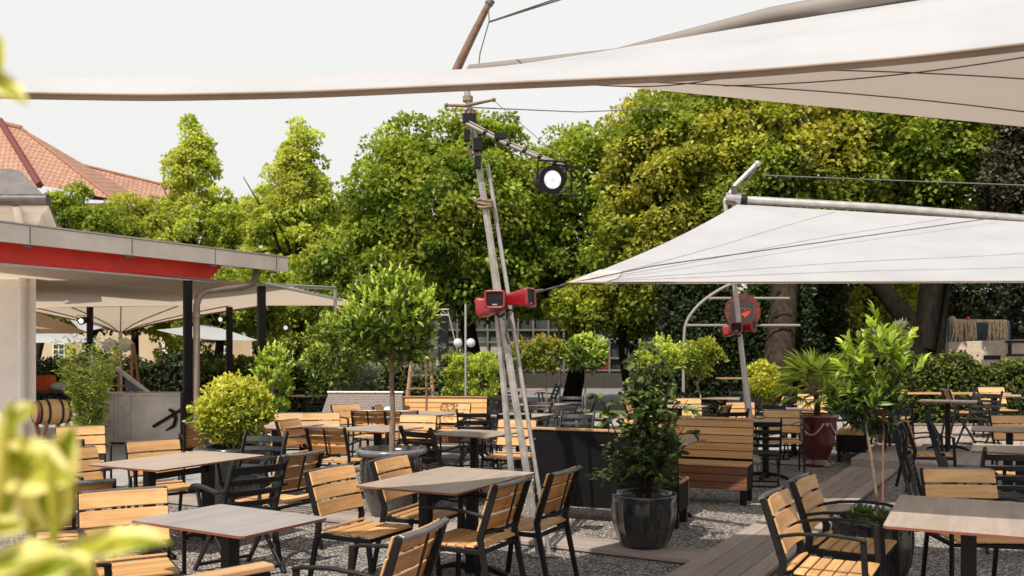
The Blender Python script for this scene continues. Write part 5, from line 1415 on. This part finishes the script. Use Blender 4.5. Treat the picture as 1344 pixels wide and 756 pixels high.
b = MB(); b.tube([P(28, 168, 66.9), P(150, 262, 59.9)], .11, 6); b.tube([P(76, 209, 69.9), P(220, 244, 71.9)], .12, 6); b.tube([P(2, 162, 66.9), P(28, 168, 66.9)], .2, 6); b.build('ridge_cap', M['ridge'], t)
b = MB(); b.tube([P(0, 158, 66.8), P(52, 243, 59.8)], .24, 6); b.build('hip_flashing', M['hip'], t)
b = MB(); b.add([P(-160, 250, 60.5), P(150, 262, 60.5), P(150, 262, 60.5)*1, P(0, 0, 1)], [(0, 1, 2)]); 
zc = P(150, 262, 60).z
b = MB(); xl, xr = P(-160, 250, 60.6).x, P(150, 262, 60.6).x
b.box(((xl+xr)/2, 5.4, zc/2), (xr-xl, 8, zc)); b.build('wall', M['beige'], t)

# ================================================================== HEDGES AND TREES
def hedge(label, p0, p1, h, w, mat, n, size, seed, name='hedge'):
    g_ = np.random.default_rng(seed); p0 = V3(p0); p1 = V3(p1); d = p1-p0; s = Vector((-d.y, d.x, 0)).normalized()
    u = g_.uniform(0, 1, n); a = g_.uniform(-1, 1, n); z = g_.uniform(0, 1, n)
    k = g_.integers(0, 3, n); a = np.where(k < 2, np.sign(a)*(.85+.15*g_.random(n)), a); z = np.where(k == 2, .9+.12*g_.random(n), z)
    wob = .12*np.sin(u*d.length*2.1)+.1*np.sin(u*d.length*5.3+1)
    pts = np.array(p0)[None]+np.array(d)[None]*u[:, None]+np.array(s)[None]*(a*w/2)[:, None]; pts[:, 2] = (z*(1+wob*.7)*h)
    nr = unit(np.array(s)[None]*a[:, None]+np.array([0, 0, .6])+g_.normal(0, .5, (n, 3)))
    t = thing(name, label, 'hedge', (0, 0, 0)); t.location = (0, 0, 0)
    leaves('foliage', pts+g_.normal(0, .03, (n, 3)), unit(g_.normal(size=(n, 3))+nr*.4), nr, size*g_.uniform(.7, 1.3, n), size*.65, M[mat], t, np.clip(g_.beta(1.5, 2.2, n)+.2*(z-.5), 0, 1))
    b = MB(); b.box(((p0+p1)/2)+UP*h*.43, (d.length*.97, w*.62, h*.86), math.atan2(d.y, d.x)); b.build('inner_twigs', M['barkdark'], t)
    return t
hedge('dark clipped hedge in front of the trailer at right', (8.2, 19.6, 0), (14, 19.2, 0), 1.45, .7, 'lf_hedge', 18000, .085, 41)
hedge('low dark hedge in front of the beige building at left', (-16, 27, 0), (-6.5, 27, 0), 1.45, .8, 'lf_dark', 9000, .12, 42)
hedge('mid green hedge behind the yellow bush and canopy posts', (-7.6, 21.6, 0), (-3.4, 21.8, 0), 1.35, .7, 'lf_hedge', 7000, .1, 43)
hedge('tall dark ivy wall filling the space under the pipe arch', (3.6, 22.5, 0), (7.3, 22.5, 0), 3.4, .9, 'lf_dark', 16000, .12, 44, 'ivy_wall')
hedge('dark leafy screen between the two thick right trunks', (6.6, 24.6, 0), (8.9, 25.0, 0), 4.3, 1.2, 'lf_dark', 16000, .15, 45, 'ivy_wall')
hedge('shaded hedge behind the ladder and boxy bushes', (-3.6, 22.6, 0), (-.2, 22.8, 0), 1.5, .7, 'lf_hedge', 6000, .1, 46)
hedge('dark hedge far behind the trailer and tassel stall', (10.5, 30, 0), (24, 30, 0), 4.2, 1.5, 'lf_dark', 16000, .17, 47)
GTr = 'broadleaf trees behind the terrace'
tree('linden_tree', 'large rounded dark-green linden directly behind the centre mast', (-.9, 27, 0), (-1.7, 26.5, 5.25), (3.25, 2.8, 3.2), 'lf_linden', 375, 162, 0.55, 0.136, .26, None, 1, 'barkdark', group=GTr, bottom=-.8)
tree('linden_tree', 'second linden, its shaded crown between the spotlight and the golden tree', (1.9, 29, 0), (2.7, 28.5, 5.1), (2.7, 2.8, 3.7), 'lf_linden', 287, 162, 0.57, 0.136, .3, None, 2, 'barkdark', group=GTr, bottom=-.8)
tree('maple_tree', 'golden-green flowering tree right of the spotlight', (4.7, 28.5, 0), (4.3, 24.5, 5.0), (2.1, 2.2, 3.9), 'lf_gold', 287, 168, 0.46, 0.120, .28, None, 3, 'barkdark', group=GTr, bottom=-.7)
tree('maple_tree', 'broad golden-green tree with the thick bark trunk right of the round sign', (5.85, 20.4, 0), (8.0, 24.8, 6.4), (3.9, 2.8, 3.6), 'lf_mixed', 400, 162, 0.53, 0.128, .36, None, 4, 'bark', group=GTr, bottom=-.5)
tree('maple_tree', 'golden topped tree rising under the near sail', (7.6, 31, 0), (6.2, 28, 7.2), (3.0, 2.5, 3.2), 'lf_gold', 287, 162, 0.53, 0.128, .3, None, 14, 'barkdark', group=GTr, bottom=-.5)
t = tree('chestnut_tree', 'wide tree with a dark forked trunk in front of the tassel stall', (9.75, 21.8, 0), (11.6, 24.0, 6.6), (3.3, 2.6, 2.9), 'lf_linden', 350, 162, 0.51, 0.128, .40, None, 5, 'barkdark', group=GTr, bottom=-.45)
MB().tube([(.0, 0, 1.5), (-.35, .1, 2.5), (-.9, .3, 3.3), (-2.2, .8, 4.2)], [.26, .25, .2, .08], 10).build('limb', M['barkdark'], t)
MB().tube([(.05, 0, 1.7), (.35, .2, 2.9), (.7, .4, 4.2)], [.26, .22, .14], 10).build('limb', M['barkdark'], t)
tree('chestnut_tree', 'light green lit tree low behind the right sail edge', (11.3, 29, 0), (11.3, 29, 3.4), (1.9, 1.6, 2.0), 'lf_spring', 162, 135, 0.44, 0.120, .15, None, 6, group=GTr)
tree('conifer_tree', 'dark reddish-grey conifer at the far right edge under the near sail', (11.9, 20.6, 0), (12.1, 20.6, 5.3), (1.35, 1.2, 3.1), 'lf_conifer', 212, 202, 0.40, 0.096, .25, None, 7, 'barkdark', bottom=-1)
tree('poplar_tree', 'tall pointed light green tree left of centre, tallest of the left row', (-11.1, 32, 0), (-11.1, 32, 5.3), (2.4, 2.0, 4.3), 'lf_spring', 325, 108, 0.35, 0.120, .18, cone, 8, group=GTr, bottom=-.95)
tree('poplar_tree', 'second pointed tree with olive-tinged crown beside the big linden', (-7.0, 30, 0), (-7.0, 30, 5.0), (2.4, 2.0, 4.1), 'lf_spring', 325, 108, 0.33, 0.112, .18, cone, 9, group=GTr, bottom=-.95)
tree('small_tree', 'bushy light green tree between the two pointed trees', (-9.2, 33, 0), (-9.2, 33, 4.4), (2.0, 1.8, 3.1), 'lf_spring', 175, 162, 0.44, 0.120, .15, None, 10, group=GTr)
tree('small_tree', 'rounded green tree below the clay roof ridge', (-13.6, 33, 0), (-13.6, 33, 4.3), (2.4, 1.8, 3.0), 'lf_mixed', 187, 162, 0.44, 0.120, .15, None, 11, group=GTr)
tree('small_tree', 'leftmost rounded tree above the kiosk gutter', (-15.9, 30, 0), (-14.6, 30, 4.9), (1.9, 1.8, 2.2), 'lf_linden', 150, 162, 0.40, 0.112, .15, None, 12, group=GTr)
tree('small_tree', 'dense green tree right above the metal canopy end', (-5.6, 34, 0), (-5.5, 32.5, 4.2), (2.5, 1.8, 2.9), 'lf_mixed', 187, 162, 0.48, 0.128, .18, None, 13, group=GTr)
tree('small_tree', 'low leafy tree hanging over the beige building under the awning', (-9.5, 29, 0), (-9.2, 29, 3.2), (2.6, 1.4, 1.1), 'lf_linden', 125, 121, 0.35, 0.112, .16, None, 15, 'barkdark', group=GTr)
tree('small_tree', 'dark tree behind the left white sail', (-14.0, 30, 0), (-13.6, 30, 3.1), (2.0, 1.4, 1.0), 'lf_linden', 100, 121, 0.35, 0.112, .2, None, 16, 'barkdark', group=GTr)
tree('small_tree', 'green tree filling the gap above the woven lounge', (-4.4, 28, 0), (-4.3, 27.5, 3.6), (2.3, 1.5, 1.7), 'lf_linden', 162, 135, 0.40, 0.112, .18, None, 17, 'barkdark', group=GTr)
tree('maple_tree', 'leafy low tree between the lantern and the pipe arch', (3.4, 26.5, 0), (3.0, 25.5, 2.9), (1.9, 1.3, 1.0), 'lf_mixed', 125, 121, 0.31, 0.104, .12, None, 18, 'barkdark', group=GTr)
# one far off wood closes the view
p, d, br = clumpcloud((4, 62, 5), (75, 4, 6.5), 500, 60, 2.2, boxy, -1, 99)
p[:, 2] = np.abs(p[:, 2]); n = len(p)
k_ = (p[:, 0] > -22)
p, d, br = p[k_], d[k_], br[k_]; n = len(p); p[:, 2] *= np.where(p[:, 0] < -3, .55, 1)
o = leaves('far_woods', p, unit(d+rdir(n)), unit(d+rdir(n)*.5), .75, .6, M['lf_linden'], None, br); tag(o, 'dark far-off woods closing the view behind the pavilion', 'woods', kind='stuff')

# ================================================================== PERSON in plaid shirt
t = thing('person', 'person in a red and black plaid shirt standing behind the right canopy post', 'person', gp(352, 20.5), 200)
def skinmesh(name, verts, edges, rad, mat, parent, root=0, sub=1):
    me = bpy.data.meshes.new(name); me.from_pydata(verts, edges, []); o = link(name, me, parent)
    o.modifiers.new('s', 'SKIN'); 
    sv = me.skin_vertices[0].data if me.skin_vertices else None
    if sv is None:
        return o
    for i, r in enumerate(rad): sv[i].radius = (r, r) if not isinstance(r, tuple) else r
    sv[root].use_root = True
    o.modifiers.new('d', 'SUBSURF').levels = sub; o.modifiers['d'].render_levels = sub
    dg = bpy.context.evaluated_depsgraph_get(); ev = bpy.data.meshes.new_from_object(o.evaluated_get(dg)); o.modifiers.clear(); o.data = ev; ev.materials.append(M[mat]); 
    for p_ in ev.polygons: p_.use_smooth = True
    return o
vb = [(0, 0, .95), (0, 0, 1.2), (0, .01, 1.42), (0, .02, 1.5), (0, .03, 1.58), (0, .03, 1.68),
      (-.19, 0, 1.4), (-.25, .02, 1.15), (-.24, .14, .95), (-.23, .2, .88), (.19, 0, 1.4), (.25, .02, 1.15), (.24, .14, .95), (.23, .2, .88),
      (-.1, 0, .9), (-.11, .02, .5), (-.11, 0, .08), (-.11, .14, .04), (.1, 0, .9), (.11, .02, .5), (.11, 0, .08), (.11, .14, .04)]
eb = [(0, 1), (1, 2), (2, 3), (3, 4), (4, 5), (2, 6), (6, 7), (7, 8), (8, 9), (2, 10), (10, 11), (11, 12), (12, 13), (0, 14), (14, 15), (15, 16), (16, 17), (0, 18), (18, 19), (19, 20), (20, 21)]
rb = [(.15, .11), (.15, .1), (.14, .1), .055, .085, .09, .06, .045, .035, .04, .06, .045, .035, .04, .09, .06, .045, .04, .09, .06, .045, .04]
skinmesh('body', vb, eb, rb, 'skin', t)
skinmesh('shirt', [(0, 0, .88), (0, 0, 1.2), (0, .005, 1.41), (-.19, 0, 1.41), (-.25, .02, 1.15), (-.24, .12, .99), (.19, 0, 1.41), (.25, .02, 1.15), (.24, .12, .99)], [(0, 1), (1, 2), (2, 3), (3, 4), (4, 5), (2, 6), (6, 7), (7, 8)], [(.175, .13), (.175, .125), (.15, .115), .075, .06, .052, .075, .06, .052], 'plaid', t)
skinmesh('trousers', [(0, 0, .93), (-.1, 0, .86), (-.11, .02, .5), (-.11, 0, .1), (.1, 0, .86), (.11, .02, .5), (.11, 0, .1)], [(0, 1), (1, 2), (2, 3), (0, 4), (4, 5), (5, 6)], [(.15, .12), .105, .078, .065, .105, .078, .065], 'denim', t)
b = MB(); b.ball((0, .0, 1.67), .115, 12, 0, (.95, .95, 1)); b.v = [(x, y-.02, z) for x, y, z in b.v]; b.build('hair', M['hair'], t)

# ================================================================== FOREGROUND VARIEGATED SHRUB (out of focus)
t = thing('variegated_shrub', 'blurred yellow and green variegated shrub close to the camera at left', 'shrub', gp(20, .62)+Vector((-.05, .15, 0))); off = t.location
def vleaf(b, p, tip, w, nrm, bend=.1):
    p = V3(p); tip = V3(tip); d = tip-p; ln = d.length; dn = d.normalized(); s = dn.cross(V3(nrm)).normalized(); u = s.cross(dn)
    prof = [(0, .02), (.12, .5), (.3, .92), (.5, 1), (.7, .85), (.88, .45), (1, .02)]
    rows = []
    for f, k in prof:
        c = p+dn*ln*f-u*bend*ln*f*f
        rows.append([c+s*w/2*k*x+u*abs(x)*w*.12 for x in (-1, -.5, 0, .5, 1)])
    for a, c in zip(rows, rows[1:]):
        for j in range(4):
            inner = j in (1, 2); tn = random.uniform(0, .35) if inner else random.uniform(.75, 1)
            b.add([a[j], a[j+1], c[j+1], c[j]], [(0, 1, 2, 3)], 0, tn, True)
b = MB(); V_ = lambda px, py, Y: at(px, py, Y)-off
spec = [((74, 728), (214, 700), .55, .026, (0, -.6, 1)), ((72, 695), (58, 596), .56, .024, (.3, -1, .2)), ((-8, 600), (92, 628), .55, .03, (.1, -1, .35)),
        ((20, 612), (10, 530), .56, .02, (-.3, -1, .2)), ((42, 700), (92, 562), .57, .027, (.2, -1, .3)), ((60, 738), (118, 752), .54, .022, (0, -.6, 1)), ((30, 690), (-40, 700), .54, .024, (0, -.8, 1)),
        ((-20, 745), (60, 728), .53, .028, (0, -.7, 1)), ((5, 560), (42, 532), .56, .014, (0, -1, .4)), ((10, 760), (95, 735), .52, .024, (0, -1, .5)), ((0, 690), (20, 620), .56, .02, (0, -1, .2)),
        ((-30, 90), (32, 128), .55, .013, (0, -.8, .6)), ((-8, 110), (2, 45), .55, .012, (1, -.6, .2)), ((-40, 600), (10, 575), .55, .024, (0, -1, .4))]
for a, c, Y, w, n_ in spec: vleaf(b, V_(a[0], a[1], Y), V_(c[0], c[1], Y-.03), w*1.15, n_)
rq = random.Random(8)
for i in range(120):
    z = rq.uniform(.5, 1.34); a = rq.uniform(0, 6.28); r_ = rq.uniform(.02, .12); p = Vector((math.cos(a)*r_-.05, math.sin(a)*r_-.02, z))
    vleaf(b, p, p+Vector((math.cos(a)*.06, math.sin(a)*.06, rq.uniform(-.02, .05))), .03, (0, 0, 1))
b.build('foliage', M['lf_marginal'], t)
b = MB()
for pts in ([(-.03, 0, .4), V_(-30, 900, .55), V_(60, 735, .52), V_(75, 690, .5), V_(62, 600, .5)], [(-.05, 0, .4), V_(-60, 900, .55), V_(0, 640, .52), V_(5, 560, .52)], [(-.06, .02, .4), (-.08, .02, 1.3), V_(-60, 100, .58), V_(-20, 85, .56)]):
    b.tube(pts, .003, 6)
b.build('stem', M['lf_marginal'], t); pot(t, 'ribpot', .16, .42)

# fallen leaves
fl = MB()
for (px, py) in ((806, 752), (724, 733), (1008, 690), (975, 675), (925, 672), (910, 705), (880, 745), (395, 742), (330, 700), (1040, 640), (960, 690), (640, 690), (735, 690), (1060, 655)):
    Y = EYE*F/(py-HZ); q = gp(px, Y, .012); a = rq.uniform(0, 6); d_ = Vector((math.cos(a), math.sin(a), 0))*.03; s_ = Vector((-d_.y, d_.x, 0))*.6
    fl.add([q-d_, q+s_+UP*.01, q+d_+UP*.004, q-s_+UP*.008], [(0, 1, 2, 3)])
tag(fl.build('fallen_leaves', M['lf_fallen']), 'a few dry yellow-brown leaves scattered on the gravel', 'leaves', kind='stuff')

# ================================================================== LIGHT, SKY, CAMERA
sc = bpy.context.scene
SUN_AZ, SUN_EL = R(-153), R(54)   # compass azimuth: 0 = away from the camera, positive to the right
w = bpy.data.worlds.new('World'); sc.world = w; w.use_nodes = True; nt = w.node_tree; nt.nodes.clear()
sky = nt.nodes.new('ShaderNodeTexSky'); sky.sky_type = 'NISHITA'; sky.sun_disc = False; sky.sun_elevation = SUN_EL; sky.sun_rotation = SUN_AZ
sky.air_density = 1.6; sky.dust_density = 5.0; sky.ozone_density = .6
hs_ = nt.nodes.new('ShaderNodeHueSaturation'); hs_.inputs['Saturation'].default_value = .12
mx = nt.nodes.new('ShaderNodeMix'); mx.data_type = 'RGBA'; mx.inputs[0].default_value = .72; mx.inputs[7].default_value = (8.2, 8.15, 8.05, 1)
bg = nt.nodes.new('ShaderNodeBackground'); bg.inputs[1].default_value = .13
ow = nt.nodes.new('ShaderNodeOutputWorld')
nt.links.new(sky.outputs[0], hs_.inputs['Color']); nt.links.new(hs_.outputs[0], mx.inputs[6]); 
tcw = nt.nodes.new('ShaderNodeTexCoord'); sp_ = nt.nodes.new('ShaderNodeSeparateXYZ'); nt.links.new(tcw.outputs['Generated'], sp_.inputs[0])
rw = nt.nodes.new('ShaderNodeValToRGB'); rw.color_ramp.elements[0].position = .37; rw.color_ramp.elements[0].color = (1, 1, 1, 1); rw.color_ramp.elements[1].position = .66; rw.color_ramp.elements[1].color = (.40, .42, .47, 1)
nt.links.new(sp_.outputs['Z'], rw.inputs[0]); mm = nt.nodes.new('ShaderNodeMix'); mm.data_type = 'RGBA'; mm.blend_type = 'MULTIPLY'; mm.inputs[0].default_value = 1
nt.links.new(mx.outputs[2], mm.inputs[6]); nt.links.new(rw.outputs[0], mm.inputs[7]); nt.links.new(mm.outputs[2], bg.inputs[0]); nt.links.new(bg.outputs[0], ow.inputs[0])
ld = bpy.data.lights.new('sun', 'SUN'); ld.energy = 5.0; ld.angle = R(.6); ld.color = (1, .94, .85)
lo = bpy.data.objects.new('sun', ld); C.objects.link(lo)
sd_ = Vector((math.sin(SUN_AZ)*math.cos(SUN_EL), math.cos(SUN_AZ)*math.cos(SUN_EL), math.sin(SUN_EL)))
lo.rotation_euler = sd_.to_track_quat('Z', 'Y').to_euler()
cd = bpy.data.cameras.new('camera'); cam = bpy.data.objects.new('camera', cd); C.objects.link(cam); sc.camera = cam
cam.location = (0, 0, EYE); cam.rotation_euler = (R(90), 0, 0); cd.sensor_width = 36; cd.lens = F/1344*36
cd.shift_y = (HZ-378)/1344; cd.clip_end = 600; cd.clip_start = .05
cd.dof.use_dof = True; cd.dof.focus_distance = 6.6; cd.dof.aperture_fstop = 4.6
sc.view_settings.view_transform = 'Standard'; sc.view_settings.look = 'None'; sc.view_settings.exposure = 0
sc.cycles.use_denoising = True; sc.cycles.max_bounces = 6; sc.cycles.diffuse_bounces = 3; sc.cycles.transmission_bounces = 4
